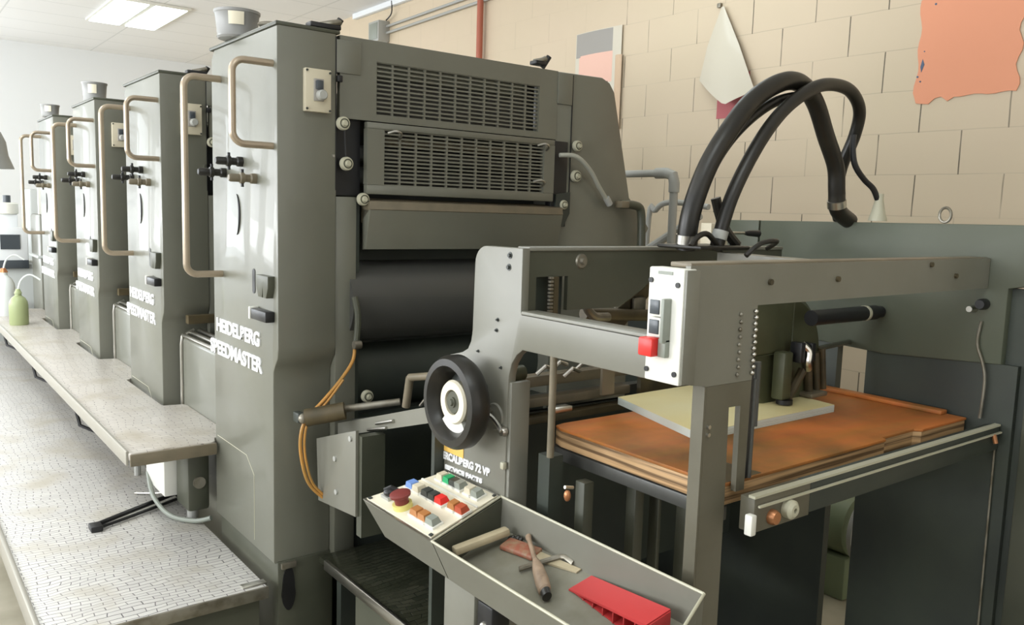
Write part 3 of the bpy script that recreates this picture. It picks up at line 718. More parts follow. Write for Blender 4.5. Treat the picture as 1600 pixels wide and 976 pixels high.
# eye bolt on top
eb = [(2.37, 1.121+.016*math.cos(a), 1.578+.02*math.sin(a)) for a in [2*PI*k/20 for k in range(20)]]
MB().tube(eb, .004, 8, True).build('eye_bolt', 'worn', fd)
# black shaft running to the drive side
MB().cyl((1.99, 1.27, 1.292), (2.31, 1.27, 1.292), .021, seg=24).build('black_shaft', 'black', fd)
MB().cyl((2.25, 1.27, 1.292), (2.262, 1.27, 1.292), .0225, seg=24).build('shaft_ring', 'knob', fd)
MB().cyl((2.30, 1.27, 1.292), (2.346, 1.27, 1.292), .017, seg=24).build('shaft_end', 'black', fd)
MB().tube([(1.95, 1.36, 1.17), (2.34, 1.36, 1.19)], .008, 8).build('brace_rod', 'paint_dark', fd)
# rail under the pile table's near edge with its buttons
rl = MB(); rl.box(1.295, 2.345, .915, .93, 1.028, 1.033); rl.box(1.305, 2.345, .91, .915, 1.010, 1.014)
rl.build('pile_rail_edge', 'knob', fd)
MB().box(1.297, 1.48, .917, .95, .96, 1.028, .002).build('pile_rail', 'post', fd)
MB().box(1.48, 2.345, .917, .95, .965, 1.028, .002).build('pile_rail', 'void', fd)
k = MB().lathe([(.005, -.02), (.012, -.02), (.019, -.014), (.019, 0), (.005, 0)], (1.402, .917, .99), 'y', 24); k.build('ring_knob', 'knob', fd)
MB().lathe([(0, -.014), (.012, -.014), (.015, -.008), (.015, 0)], (1.352, .917, .983), 'y', 24).build('copper_cap', 'copper', fd)
MB().box(1.268, 1.284, .90, .917, .965, 1.005, .003).build('white_latch', 'white', fd)
MB().tube([(2.30, .912, 1.012), (2.30, .905, .99)], .006, 8).build('brass_pin', 'copper', fd)
# pile table carrier: side flange under the board and lift columns
MB().box(1.30, 1.325, 1.0, 1.53, .955, .985, .003).build('table_carrier', 'roller', fd)
for (xx, yy, w) in ((1.245, 1.33, .03), (1.38, 1.3, .03), (1.46, 1.3, .012), (1.5, 1.25, .035)):
    MB().box(xx, xx+w, yy, yy+.03, 0, .95, .002).build('lift_column', 'paint_dark', fd)
MB().box(1.12, 2.35, 1.76, 1.775, .46, 1.0).build('feeder_back_plate', 'void', fd)  # dark panel added to stand in for the shade under the board
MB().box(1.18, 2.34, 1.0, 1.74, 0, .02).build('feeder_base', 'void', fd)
MB().box(1.20, 1.24, 1.40, 1.44, 0, 1.0).build('lift_column', 'void', fd)
MB().cyl((1.142, 1.28, .975), (1.165, 1.28, .97), .004, seg=8).build('wire_hook', 'steel', fd)
MB().ball((1.15, 1.28, .955), .008, 10, (1, 1, 1.6)).build('copper_tip', 'copper', fd)
# side guide rods inside the frame
MB().cyl((1.158, 1.35, 1.02), (1.158, 1.35, 1.30), .008).build('guide_rod', 'tan', fd)
MB().box(1.50, 1.545, 1.55, 1.56, 1.08, 1.25, .002).build('side_stop', 'tan', fd)
MB().box(1.34, 1.40, 1.55, 1.58, 1.05, 1.065, .003).build('side_stop_foot', 'steel', fd)
# feeder head parts seen under the operator rail
for (z0, z1, y0, m, x1) in ((1.085, 1.115, 1.70, 'tan', 1.76), (1.035, 1.06, 1.68, 'tan', 1.74), (.995, 1.015, 1.66, 'brown', 1.74)):
    MB().box(1.22, x1, y0, y0+.04, z0, z1, .004).build('cross_bar', m, fd)
MB().box(1.19, 1.27, 1.62, 1.70, .95, 1.13, .012).build('bearing_block', 'brown', fd)
MB().cyl((1.18, 1.66, 1.135), (1.32, 1.66, 1.14), .02).build('cross_shaft', 'olive', fd)
for (x, y, z) in ((1.42, 1.7, 1.13), (1.48, 1.71, 1.135), (1.56, 1.7, 1.13), (1.50, 1.68, 1.12)):
    MB().tube([(x-.02, y, z-.01), (x, y-.01, z+.012), (x+.035, y, z)], .006, 8).build('paper_finger', 'steel', fd)
MB().hexa([(1.52, 1.60, 1.25), (1.62, 1.60, 1.25), (1.76, 1.60, 1.37), (1.71, 1.60, 1.40), (1.52, 1.61, 1.25), (1.62, 1.61, 1.25), (1.76, 1.61, 1.37), (1.71, 1.61, 1.40)]).build('swing_plate', 'brown', fd)
MB().cyl((1.45, 1.58, 1.295), (1.75, 1.58, 1.275), .016).build('cross_shaft', 'brown', fd)
MB().tube(crom([(1.455, 1.56, 1.345), (1.44, 1.56, 1.32), (1.47, 1.56, 1.29), (1.52, 1.56, 1.285)], 5), .012, 10).build('shaft_lever', 'worn', fd)
MB().cyl((1.57, 1.59, 1.30), (1.68, 1.59, 1.36), .006).build('link_rod', 'steel', fd)
MB().box(1.64, 1.69, 1.585, 1.598, 1.28, 1.33, .008).build('link_block', 'worn', fd)
MB().box(1.75, 2.30, 1.65, 1.665, 1.02, 1.085).build('front_lay_plate', 'brown', fd)
# feed table sloping down to the first unit, with side rails
ft = MB().hexa([(1.19, 1.72, 1.03), (2.30, 1.72, 1.03), (2.30, 2.36, .86), (1.19, 2.36, .86), (1.19, 1.72, 1.05), (2.30, 1.72, 1.05), (2.30, 2.36, .88), (1.19, 2.36, .88)])
ft.build('feed_table', 'roller', fd)
MB().hexa([(1.15, 1.8, 1.0), (1.18, 1.8, 1.0), (1.18, 2.38, .825), (1.15, 2.38, .825), (1.15, 1.8, 1.045), (1.18, 1.8, 1.045), (1.18, 2.38, .868), (1.15, 2.38, .868)]).build('table_side_rail', 'paint_grey', fd)
for (y0, y1, dz) in ((2.02, 2.12, .955), (2.06, 2.17, .925)):
    MB().tube([(1.146, y0, dz), (1.146, y1, dz-.03)], .005, 8).build('rail_strip', 'steel', fd)
MB().cyl((1.21, 1.78, 1.125), (1.21, 2.04, 1.07), .011).build('upper_link_bar', 'tan', fd)
MB().cyl((1.21, 1.86, 1.11), (1.21, 1.98, 1.0), .0045).build('link_rod', 'steel', fd)
MB().cyl((1.21, 2.04, 1.07), (1.21, 2.06, .98), .012).build('link_post', 'tan', fd)
MB().box(1.2, 1.26, 1.8, 1.9, 1.01, 1.06, .01).build('bracket', 'brown', fd)
MB().cyl((1.06, 2.33, .925), (1.26, 2.18, .965), .011).build('side_shaft', 'worn', fd)
MB().cyl((1.02, 2.33, .912), (1.12, 2.27, .935), .027, seg=24).build('shaft_coupling', 'brown', fd)
MB().ball((1.015, 2.335, .91), .016).build('coupling_cap', 'worn', fd)
# upright light plate under the table
up = MB().prism('x', [(2.375, .83), (2.16, .90), (2.11, .915), (2.108, .66), (2.36, .635)], 1.075, 1.085, .001)
up.build('table_side_plate', 'paint_grey', fd)
MB().box(1.085, 1.16, 2.09, 2.12, .6, .9).build('plate_return', 'paint_dark', fd)
for (yy, zz) in ((2.24, .80), (2.23, .70), (2.14, .885)): MB().cyl((1.07, yy, zz), (1.076, yy, zz), .008, seg=12).build('bolt', 'conduit', fd)
# suction head over the pile
hx, hy = 1.93, 1.34
MB().lathe([(0, 0), (.15, 0), (.165, .012), (.165, .07), (.15, .08), (0, .08)], (2.0, 1.34, 1.175), 'y', 48, 1, 1.05).build('head_cover', 'olive', fd)
MB().box(1.80, 2.0, 1.328, 1.338, 1.19, 1.35, .01).build('head_plate', 'olive', fd)
MB().box(1.915, 1.955, 1.29, 1.328, 1.07, 1.20, .006).build('suction_leg', 'olive', fd)
MB().tube([(2.03, 1.31, 1.14), (1.99, 1.31, 1.09), (1.95, 1.30, 1.07)], .013, 10).build('suction_link', 'brown', fd)
MB().cyl((1.94, 1.30, 1.058), (1.94, 1.30, 1.07), .022, seg=20).build('suction_foot', 'black', fd)
MB().tube(crom([(1.985, 1.29, 1.22), (2.0, 1.275, 1.20), (1.995, 1.272, 1.17), (2.01, 1.28, 1.15)], 4), .010, 10).build('air_elbow', 'steel', fd)
MB().box(1.965, 1.985, 1.275, 1.31, 1.17, 1.225, .003).build('valve', 'black', fd)
MB().box(2.015, 2.035, 1.275, 1.31, 1.17, 1.22, .003).build('valve', 'black', fd)
for (x, z0, r) in ((2.10, 1.06, .012), (2.14, 1.06, .01), (2.17, 1.07, .01)):
    MB().cyl((x, 1.33, z0), (x-.02, 1.33, z0+.12), r).build('pressure_leg', 'brown', fd)
MB().box(2.07, 2.15, 1.30, 1.35, 1.056, 1.07, .005).build('pressure_foot', 'tan', fd)
MB().box(1.81, 2.34, 1.40, 1.42, 1.33, 1.38).build('head_carriage', 'paint_dark', fd)
# button panel and tool tray along the operator side (both tilt towards the operator)
ix, ox = 1.149, .94
def zt(x): return .83+(x-ox)*(.883-.83)/(ix-ox)
ya0, ya1, yb0, yb1 = 1.80, 1.74, 1.482, 1.512     # far outer, far inner, near outer, near inner
pb = MB().hexa([(.985, ya0-.03, .735), (ix, ya1, .735), (ix, yb1, .735), (.985, yb0, .735), (ox, ya0, .83), (ix, ya1, .883), (ix, yb1, .883), (ox, yb0, .83)])
panel = pb.build('button_panel_box', 'paint_grey', fd)
E_ = Vector((ix-ox, 0, .053)).normalized(); NZ = Vector((-E_.z, 0, E_.x))
def pp(u, v, h=0):
    """point on the tilted panel: u 0..1 outer to inner, v 0..1 far to near"""
    o = Vector((ox, ya0, .83)).lerp(Vector((ox, yb0, .83)), v); i = Vector((ix, ya1, .883)).lerp(Vector((ix, yb1, .883)), v)
    return o.lerp(i, u) + NZ*h
def slab(u0, u1, v0, v1, h0, h1, in_=0):
    b = [pp(u0, v0, h0), pp(u1, v0, h0), pp(u1, v1, h0), pp(u0, v1, h0)]
    d, e = in_*(u1-u0)*.5, in_*(v1-v0)*.5
    t_ = [pp(u0+d, v0+e, h1), pp(u1-d, v0+e, h1), pp(u1-d, v1-e, h1), pp(u0+d, v1-e, h1)]
    return MB().hexa(b+t_)
slab(.0, 1, .0, 1, .0, .003).build('panel_rim', 'steel', panel)
slab(.03, .97, .02, .97, .003, .005).build('panel_face', 'cream', panel)
slab(.67, .69, .02, .97, .005, .008).build('panel_divider', 'white', panel)
def pushb(u, v, col, name='push_button', du=.12, dv=.112, h=.014, base=True):
    if base: slab(u-du*.62, u+du*.62, v-dv*.62, v+dv*.62, .005, .010).build('button_bezel', 'white', panel)
    slab(u-du*.5, u+du*.5, v-dv*.5, v+dv*.5, .010, .010+h, .25).build(name, col, panel)
for (u, v, col) in ((.83, .20, 'beige'), (.83, .32, 'green'), (.83, .43, 'darkbtn'), (.83, .52, 'greybtn'), (.83, .70, 'beige'), (.83, .81, 'greybtn'),
                    (.50, .14, 'blue'), (.50, .25, 'beige'), (.50, .40, 'darkbtn'), (.50, .51, 'darkbtn'), (.50, .62, 'redbtn'), (.52, .80, 'orange'), (.52, .91, 'redor'),
                    (.19, .62, 'orange'), (.19, .73, 'orange'), (.19, .84, 'greybtn')):
    pushb(u, v, col)
slab(.14, .24, .10, .22, .005, .014).build('switch_base', 'conduit', panel)
c0 = pp(.22, .17, .02)
MB().ball(c0, .016, 12, (1.2, 1, .7)).build('selector_knob', 'black', panel)
MB().tube([c0+Vector((-.012, .01, .004)), c0+Vector((.0, .0, .012)), c0+Vector((.014, -.012, .004))], .006, 8).build('selector_lever', 'black', panel)
a, b = pp(.18, .40, .005), pp(.18, .40, .017)
MB().cyl(a, b, .024, seg=28).build('stop_ring', 'yellowring', panel)
a = pp(.18, .40, .006)
MB().tube([a, pp(.18, .40, .02), pp(.18, .40, .032), pp(.18, .40, .036), pp(.18, .40, .042), pp(.18, .40, .044)], [.017, .017, .018, .025, .0255, .02], 28).build('emergency_stop', 'darkred', panel)
for (u, v) in ((.05, .05), (.95, .05), (.05, .95), (.95, .95)):
    slab(u-.02, u+.02, v-.015, v+.015, .005, .008).build('screw', 'darkbtn', panel)
# tray: trough with floor, four thin walls
ty0, ty1 = .905, yb0-.004
tw = MB()
fz0 = .765
fz1 = .765+.145*.31
def wall(a, b, c, d, t=Vector((0, 0, 0))):
    tw.hexa([a, b, b+t, a+t, d, c, c+t, d+t])
V_ = Vector
nx0, nx1 = 1.0, 1.145
tw.hexa([V_((nx0, yb0, fz0)), V_((nx1, yb1, fz1)), V_((nx1, ty0, fz1)), V_((nx0, .86, fz0)), V_((nx0, yb0, fz0+.003)), V_((nx1, yb1, fz1+.003)), V_((nx1, ty0, fz1+.003)), V_((nx0, .86, fz0+.003))])
tray = tw.build('tray_floor', 'traygrey', fd)
def sheet(name, p4, th, m='paint_grey', par=None):
    n_ = (Vector(p4[1])-Vector(p4[0])).cross(Vector(p4[3])-Vector(p4[0])).normalized()*th
    q = [Vector(p) for p in p4]
    return MB().hexa([q[0], q[1], q[1]+n_, q[0]+n_, q[3], q[2], q[2]+n_, q[3]+n_]).build(name, m, par or fd)
sheet('tray_inner_wall', [(nx1, yb1-.005, fz0-.03), (nx1, ty0, fz0-.03), (ix, ty0, .883), (ix, yb1-.005, .883)], .003)
sheet('tray_outer_wall', [(.985, .83, .735), (.985, yb0-.004, .735), (ox, yb0-.004, .83), (ox, .83, .83)], .003)
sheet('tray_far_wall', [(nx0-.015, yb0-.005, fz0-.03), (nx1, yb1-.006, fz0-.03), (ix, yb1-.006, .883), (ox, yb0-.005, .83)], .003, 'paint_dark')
sheet('tray_near_wall', [(nx1, ty0, fz0-.03), (nx0-.015, .83, fz0-.03), (ox, .83, .83), (ix, ty0, .883)], .003)
rim = MB().tube([(ox, .83, .832), (ox, yb0, .832)], .003, 8); rim.tube([(ix, ty0, .885), (ix, yb1, .885)], .003, 8)
rim.tube([(ox, .83, .832), (ix, ty0, .885)], .003, 8); rim.tube([(ox, yb0-.002, .833), (ix, yb1-.002, .886)], .0025, 8)
rim.build('tray_rim', 'knob', fd)
# panel pedestal under the tray and the frame feet
MB().box(1.0, 1.14, 1.40, 1.52, 0, .735, .004).build('pedestal', 'paint_grey', fd)
lk = MB().box(1.0, 1.05, 1.335, 1.39, .64, .72, .006).build('pedestal_latch', 'black', fd)
MB().ball((1.0, 1.36, .67), .012, 10).build('latch_ball', 'steel', lk)

# oily tread step under the feeder
st = empty('tread_step', (1.2, 2.1, 0), 'dark oily tread plate step beneath the button panel, worn bright edge', 'step')
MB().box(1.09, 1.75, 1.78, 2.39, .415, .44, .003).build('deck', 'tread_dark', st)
MB().box(1.084, 1.096, 1.78, 2.34, .412, .445, .003).build('worn_edge', 'steel', st)
MB().box(1.10, 1.11, 1.79, 2.15, .0, .415).build('riser', 'paint_dark', st)
MB().box(1.10, 1.74, 1.785, 1.80, .0, .415).build('support', 'paint_dark', st)
MB().box(1.14, 1.74, 2.33, 2.36, .0, .415).build('support', 'void', st)

# ------------------------------------------------------------------ things on the feeder
pbd = empty('pile_board', (1.8, 1.27, 1.0), 'red-brown laminated wooden pile board with chipped edges, on the feeder lift', 'board')
bo = [(1.305, 1.485), (1.315, 1.515), (1.345, 1.522), (1.45, 1.52), (2.30, 1.52), (2.338, 1.50), (2.338, 1.0), (2.10, 1.0), (2.085, 1.015), (1.93, 1.015), (1.92, 1.0), (1.30, .995)]
MB().prism('z', bo, 1.027, 1.034, .0015).build('top_face', 'wood', pbd)
bo2 = [(1.303, 1.48), (1.313, 1.512), (1.345, 1.519), (2.30, 1.517), (2.336, 1.50), (2.336, 1.003), (2.10, 1.003), (2.085, 1.018), (1.93, 1.018), (1.92, 1.003), (1.298, .998)]
MB().prism('z', bo2, .988, 1.027, .002).build('plywood_core', 'ply', pbd)
MB().prism('z', [(1.302, .998), (1.43, 1.0), (1.425, 1.085), (1.36, 1.082), (1.304, 1.09)], 1.0338, 1.0346).build('worn_patch', 'brown', pbd)
MB().box(2.30, 2.335, 1.05, 1.50, 1.034, 1.046, .003).build('edge_batten', 'wood', pbd)
stp = MB()
for k in range(14):
    j = random.uniform(-.0012, .0012)
    A = [(1.610+j, 1.60), (2.115+j, 1.60), (2.068+j, 1.229), (1.502+j, 1.229)]
    z0 = 1.0345+k*.0014
    stp.prism('z', [(x, y+j) for x, y in A], z0, z0+.0012)
o = stp.build('paper_stack', 'papersheet'); tag(o, 'low stack of pale cut paper lying on the wooden pile board', 'paper', kind='stuff')
ts = MB().grid(lambda u, v: Vector(((1.610+(2.115-1.610)*u)*(1-v)+(1.502+(2.068-1.502)*u)*v, 1.60-(1.60-1.229)*v, 1.0545+.004*math.sin(PI*u)*(1-v)*.5)), 12, 8, .0006)
o = ts.build('yellowed_sheet', 'paper'); tag(o, 'yellowed top sheet covering the paper stack', 'paper')
cs = MB().grid(lambda u, v: Vector((1.485+.09*u+.02*v, 1.222+.035*v-.018*u, 1.0365+.012*math.sin(u*2.0)*(1-v)+.004*v)), 10, 6, .0006)
o = cs.build('paper_scrap', 'papersheet'); tag(o, 'white curled paper scrap at the near corner of the stack', 'paper')

# tools in the tray
tz = fz0+.004
def TF(loc, rz, ry=0): return Matrix.Translation(loc) @ Matrix.Rotation(math.radians(rz), 4, 'Z') @ Matrix.Rotation(math.radians(ry), 4, 'Y')
wd = empty('wooden_handle', (1.09, 1.52, tz+.03), 'pale flat wooden handle with a chain stub at the far end of the tray', 'handle')
P0, P1 = Vector((.985, 1.462, .806)), Vector((1.122, 1.446, .829)); dv = (P1-P0)
b = MB(); b.box(-dv.length/2, dv.length/2, -.012, .012, -.009, .009, .005)
bmesh.ops.transform(b.bm, matrix=Matrix.Translation((P0+P1)/2) @ dv.to_track_quat('X', 'Z').to_matrix().to_4x4(), verts=b.bm.verts)
b.build('stick', 'wooden', wd)
b = MB()
for k in range(5): b.ball((1.122+.003*k, 1.437-.006*k, tz+.006+.003*(k % 2)), .006, 8)
b.tilt().build('chain_stub', 'rubber', wd)
def spindle(name, p0, p1, prof, m, par):
    P0, P1 = Vector(p0), Vector(p1)
    return MB().tube([P0.lerp(P1, t) for t, r in prof], [r for t, r in prof], 14).tilt().build(name, m, par)
sd = empty('screwdriver', (1.08, 1.28, tz+.03), 'screwdriver with a worn wooden grip, crossing over the bent key in the tray', 'screwdriver')
spindle('grip', (1.042, 1.215, tz+.014), (1.088, 1.305, tz+.022), [(0, .009), (.04, .013), (.3, .014), (.7, .012), (.92, .008), (1, .006)], 'toolwood', sd)
spindle('blade', (1.088, 1.305, tz+.022), (1.138, 1.392, tz+.018), [(0, .005), (.8, .0048), (.9, .006), (1, .0065)], 'toolwood', sd)
MB().cyl((1.034, 1.199, tz+.013), (1.042, 1.215, tz+.014), .0095, .010).tilt().build('grip_end', 'rubber', sd)
pk = empty('paint_knife', (1.12, 1.38, tz+.03), 'broad tool with a flat worn red handle, under the screwdriver in the tray', 'knife')
b = MB(); b.box(-.018, .018, -.05, .05, 0, .011, .004)
bmesh.ops.transform(b.bm, matrix=TF((1.112, 1.385, tz), 8), verts=b.bm.verts)
b.tilt().build('handle', 'toolred', pk)
bb = MB().hexa([(1.105, 1.34, tz), (1.13, 1.34, tz), (1.143, 1.22, tz), (1.13, 1.22, tz), (1.105, 1.34, tz+.006), (1.13, 1.34, tz+.006), (1.143, 1.22, tz+.003), (1.13, 1.22, tz+.003)])
bb.tilt().build('blade', 'wooden', pk)
hk = MB().tube([(1.062, 1.326, tz+.008), (1.10, 1.305, tz+.009), (1.138, 1.283, tz+.010), (1.144, 1.272, tz+.010), (1.143, 1.245, tz+.006)], .0055, 8)
o = hk.tilt().build('bent_key', 'worn'); tag(o, 'dark bent hex key lying across the tray under the screwdriver', 'hex key')
wg = empty('red_wedge', (1.1, 1.07, tz+.03), 'bright red plastic wedge with ribbed underside in the tool tray', 'wedge')
hh = .046; TW = TF((1.098, 1.07, tz), -7)
def wpart(b, name):
    bmesh.ops.transform(b.bm, matrix=TW, verts=b.bm.verts); return b.tilt().build(name, 'red', wg)
wpart(MB().hexa([(-.028, .12, 0), (.028, .12, 0), (.028, -.12, hh-.006), (-.028, -.12, hh-.006), (-.028, .12, .003), (.028, .12, .003), (.028, -.12, hh), (-.028, -.12, hh)]), 'sloping_face')
wpart(MB().box(-.028, .028, -.122, -.116, 0, hh-.003, .001), 'heel')
rb = MB()
for k in range(6):
    yy = -.09+.032*k; h_ = hh*(.12-yy)/.24-.006
    rb.box(-.027, .027, yy, yy+.003, .001, max(h_, .004))
rb.box(-.025, .025, -.117, .10, 0, .002)
wpart(rb, 'ribs')

# ------------------------------------------------------------------ hoses
def hose(name, pts, r, m, label, cat='hose', group=None, clamps=()):
    P = crom(pts, 8)
    t = empty(name, P[0], label, cat, group)
    MB().tube(P, r, 16).build('tube', m, t)
    for (i, c) in clamps:
        d = (P[i+1]-P[i-1]).normalized()*.011
        MB().cyl(P[i]-d, P[i]+d, r*1.12, seg=24).build('clamp_ring', c, t)
    return t
H = 'hoses arching over the feeder'
hose('suction_hose', [(1.60, 1.38, 1.47), (1.60, 1.37, 1.56), (1.638, 1.36, 1.67), (1.70, 1.35, 1.765), (1.79, 1.35, 1.85), (1.90, 1.35, 1.905), (2.00, 1.36, 1.915), (2.09, 1.37, 1.875), (2.17, 1.38, 1.79), (2.238, 1.385, 1.71), (2.262, 1.39, 1.64), (2.285, 1.395, 1.585), (2.36, 1.40, 1.553)], .0245, 'rubber', 'thickest black hose of the arch, falling to the casing with a steel clamp', group=H, clamps=((3, 'steel'), (85, 'steel')))
hose('suction_hose', [(1.665, 1.34, 1.47), (1.70, 1.33, 1.60), (1.775, 1.32, 1.73), (1.87, 1.32, 1.825), (1.98, 1.32, 1.89), (2.08, 1.325, 1.918), (2.19, 1.33, 1.915), (2.265, 1.34, 1.87), (2.292, 1.365, 1.80), (2.295, 1.40, 1.71), (2.318, 1.425, 1.62), (2.35, 1.43, 1.558)], .0175, 'rubber', 'black hose reaching furthest right in the arch, over a sagging cable', group=H, clamps=((3, 'conduit'),))
hose('suction_hose', [(1.628, 1.40, 1.47), (1.64, 1.385, 1.58), (1.682, 1.37, 1.69), (1.765, 1.36, 1.782), (1.891, 1.355, 1.856), (2.031, 1.35, 1.888)], .013, 'rubber', 'thin inner black hose beneath the thickest one', group=H)
cb = empty('plug_cable', (2.37, 1.318, 1.556), 'black cable dropping from the hoses into a grey-green conical plug', 'cable')
MB().tube(crom([(2.262, 1.35, 1.80), (2.262, 1.348, 1.75), (2.272, 1.342, 1.71), (2.31, 1.335, 1.675), (2.345, 1.325, 1.65), (2.366, 1.32, 1.62)], 8), .0085, 10).build('cable', 'black', cb)
MB().lathe([(0, 0), (.026, 0), (.026, .006), (.021, .02), (.012, .062), (.012, .08), (0, .08)], (2.372, 1.318, 1.556), 'z', 24).build('plug', 'knob', cb)
lv = empty('clamp_lever', (2.0, 1.5, 1.47), 'small lever with a black grip beside the hose ends', 'lever')
MB().box(1.95, 2.03, 1.59, 1.63, 1.44, 1.535, .003).build('bracket', 'beige', lv)
MB().cyl((2.02, 1.575, 1.508), (2.09, 1.57, 1.508), .004).build('stem', 'steel', lv)
MB().tube([(2.08, 1.57, 1.508), (2.10, 1.57, 1.508), (2.145, 1.568, 1.507)], [.005, .009, .011], 12).build('grip', 'black', lv)
MB().box(1.56, 1.75, 1.30, 1.44, 1.4735, 1.483, .004).build('hose_manifold', 'rubber', fd)
for P_, r_ in (([(1.56, 1.33, 1.482), (1.585, 1.33, 1.505), (1.62, 1.33, 1.51), (1.66, 1.33, 1.48)], .007), ([(1.69, 1.37, 1.60), (1.715, 1.36, 1.53), (1.76, 1.35, 1.483)], .013), ([(1.60, 1.20, 1.466), (1.64, 1.19, 1.495), (1.70, 1.19, 1.50), (1.75, 1.25, 1.48)], .006)):
    MB().tube(crom(P_, 5), r_, 10).build('short_hose', 'rubber', fd)

# orange cable on the first unit
oc = empty('orange_cable', (1.1, 2.37, .9), 'orange cable looping down the front of the nearest unit from a grey tube', 'cable')
MB().tube(crom([(1.197, 2.36, 1.12), (1.185, 2.35, 1.07), (1.143, 2.35, 1.012), (1.08, 2.34, .955), (1.026, 2.34, .905), (1.008, 2.34, .85), (1.012, 2.34, .78), (1.036, 2.34, .70), (1.09, 2.33, .64)], 8), .0055, 10).build('cable', 'cable', oc)
MB().tube(crom([(1.15, 2.343, 1.014), (1.088, 2.333, .95), (1.033, 2.333, .90), (1.018, 2.333, .85), (1.022, 2.333, .78), (1.046, 2.333, .70), (1.095, 2.325, .645)], 8), .004, 8).build('cable', 'cable', oc)
MB().tube(crom([(1.20, 2.37, 1.27), (1.206, 2.36, 1.22), (1.206, 2.36, 1.17), (1.2, 2.36, 1.115)], 5), .0105, 10).build('sleeve', 'paint_dark', oc)
MB().box(1.0, 1.022, 2.34, 2.38, .895, .925, .003).build('cable_clip', 'void', oc)
MB().cyl((1.188, 2.35, 1.12), (1.212, 2.35, 1.12), .013).build('collar', 'worn', oc)
# grey tube on the gear side of the first unit
gt = empty('air_tube', (2.1, 2.38, 1.7), 'pale grey flexible tube curving down the right end of the nearest unit', 'tube')
MB().tube(crom([(2.025, 2.37, 1.762), (2.09, 2.35, 1.76), (2.16, 2.35, 1.715), (2.22, 2.36, 1.655), (2.275, 2.37, 1.605)], 6), .0085, 10).build('tube', 'hose_clear', gt)
MB().cyl((2.268, 2.368, 1.615), (2.29, 2.37, 1.59), .013).build('fitting', 'conduit', gt)
vb = empty('valve_elbow', (2.4, 2.37, 1.6), 'black elbow fitting at the right foot of the nearest unit casing', 'pipe fitting')
MB().tube(crom([(2.34, 2.36, 1.592), (2.42, 2.36, 1.59), (2.455, 2.36, 1.565), (2.465, 2.36, 1.45), (2.465, 2.36, 1.38)], 5), .017, 12).build('elbow', 'paint_dark', vb)
MB().box(2.325, 2.37, 2.34, 2.38, 1.578, 1.605, .004).build('union', 'tan', vb)

# ------------------------------------------------------------------ behind the press: wall side
pr = empty('pipe_rail', (2.9, 2.59, 0), 'grey steel pipe rail with a right-angle elbow, in front of the block wall', 'rail')
MB().cyl((2.9, 2.62, 1.747), (2.9, 4.2, 1.747), .017).build('top_pipe', 'conduit', pr)
MB().cyl((2.9, 2.59, 0), (2.9, 2.59, 1.72), .019).build('upright', 'conduit', pr)
MB().cyl((2.9, 4.2, 0), (2.9, 4.2, 1.76), .019).build('upright', 'conduit', pr)
MB().tube([(2.9, 2.70, 1.747), (2.9, 2.64, 1.747), (2.9, 2.60, 1.735), (2.9, 2.59, 1.70), (2.9, 2.59, 1.66)], .025, 14).build('elbow', 'conduit', pr)
tf = empty('trolley', (3.2, 2.8, 0), 'grey tube frame of a hand trolley behind the hoses', 'trolley')
b = crom([(3.1, 2.95, .05), (3.1, 2.93, 1.45), (3.1, 2.88, 1.58), (3.1, 2.78, 1.62), (3.1, 2.55, 1.60)], 6)
MB().tube(b, .014, 10).build('frame_tube', 'conduit', tf)
MB().tube([(3.1, 2.93, 1.38), (3.1, 2.6, 1.56)], .02, 10).build('brace', 'conduit', tf)
MB().box(3.0, 3.3, 2.6, 2.95, .0, .06, .01).build('toe_plate', 'conduit', tf)
mo = empty('pump_motor', (3.2, 1.85, 0), 'dull green pump motor on the floor seen through the slot in the feeder', 'motor')
MB().lathe([(0, 0), (.09, 0), (.13, .03), (.13, .22), (.1, .26), (0, .26)], (3.2, 1.72, .3), 'y', 32).build('housing', 'motor', mo)
MB().lathe([(.132, .0), (.145, .0), (.145, .02), (.132, .02)], (3.2, 1.70, .3), 'y', 32).build('flange', 'conduit', mo)
MB().box(3.1, 3.3, 1.74, 1.96, 0, .18, .01).build('base', 'motor', mo)
MB().box(3.13, 3.2, 1.68, 1.74, .26, .36, .01).build('terminal_box', 'greysheet', mo)

# wall things
p = empty('ceiling_conduit', (RX, 6, 3.3), 'pair of thin grey conduits running along the top of the block wall', 'conduit')
MB().cyl((RX-.03, 3.2, 3.32), (RX-.03, 7.27, 3.25), .012, seg=10).build('pipe', 'conduit', p)
MB().cyl((RX-.03, 3.2, 3.25), (RX-.03, 7.27, 3.19), .012, seg=10).build('pipe', 'conduit', p)
MB().cyl((RX-.03, 7.3, 3.13), (RX-.03, 9.4, 3.12), .014, seg=10).build('pipe', 'conduit', p)
MB().cyl((RX-.03, 7.24, 2.0), (RX-.03, 7.24, 3.15), .016, seg=10).build('pipe', 'conduit', p)
jb = empty('junction_box', (RX, 7.3, 3.2), 'grey electrical junction box high on the wall where the conduits meet', 'box')
MB().box(RX-.12, RX, 7.22, 7.42, 3.11, 3.3, .006).build('body', 'conduit', jb)
MB().box(RX-.125, RX-.118, 7.24, 7.4, 3.13, 3.28, .003).build('lid', 'greybtn', jb)
MB().tube(crom([(RX-.05, 7.2, 3.3), (RX-.05, 7.1, 3.35), (RX-.05, 7.1, 3.46)], 4), .006, 8).build('wire', 'black', jb)
MB().box(RX-.05, RX, 7.55, 8.1, 2.75, 3.07, .004).build('cover_plate', 'cream', jb)
ct = empty('cable_trunking', (RX, 7, 3.4), 'slim white cable trunking in the corner of wall and ceiling', 'trunking')
MB().box(RX-.05, RX, 3.0, 7.9, CZ-.05, CZ, .004).build('channel', 'wallwhite', ct)
MB().box(RX-.052, RX, 5.5, 5.53, CZ-.052, CZ).build('joint_cover', 'white', ct)
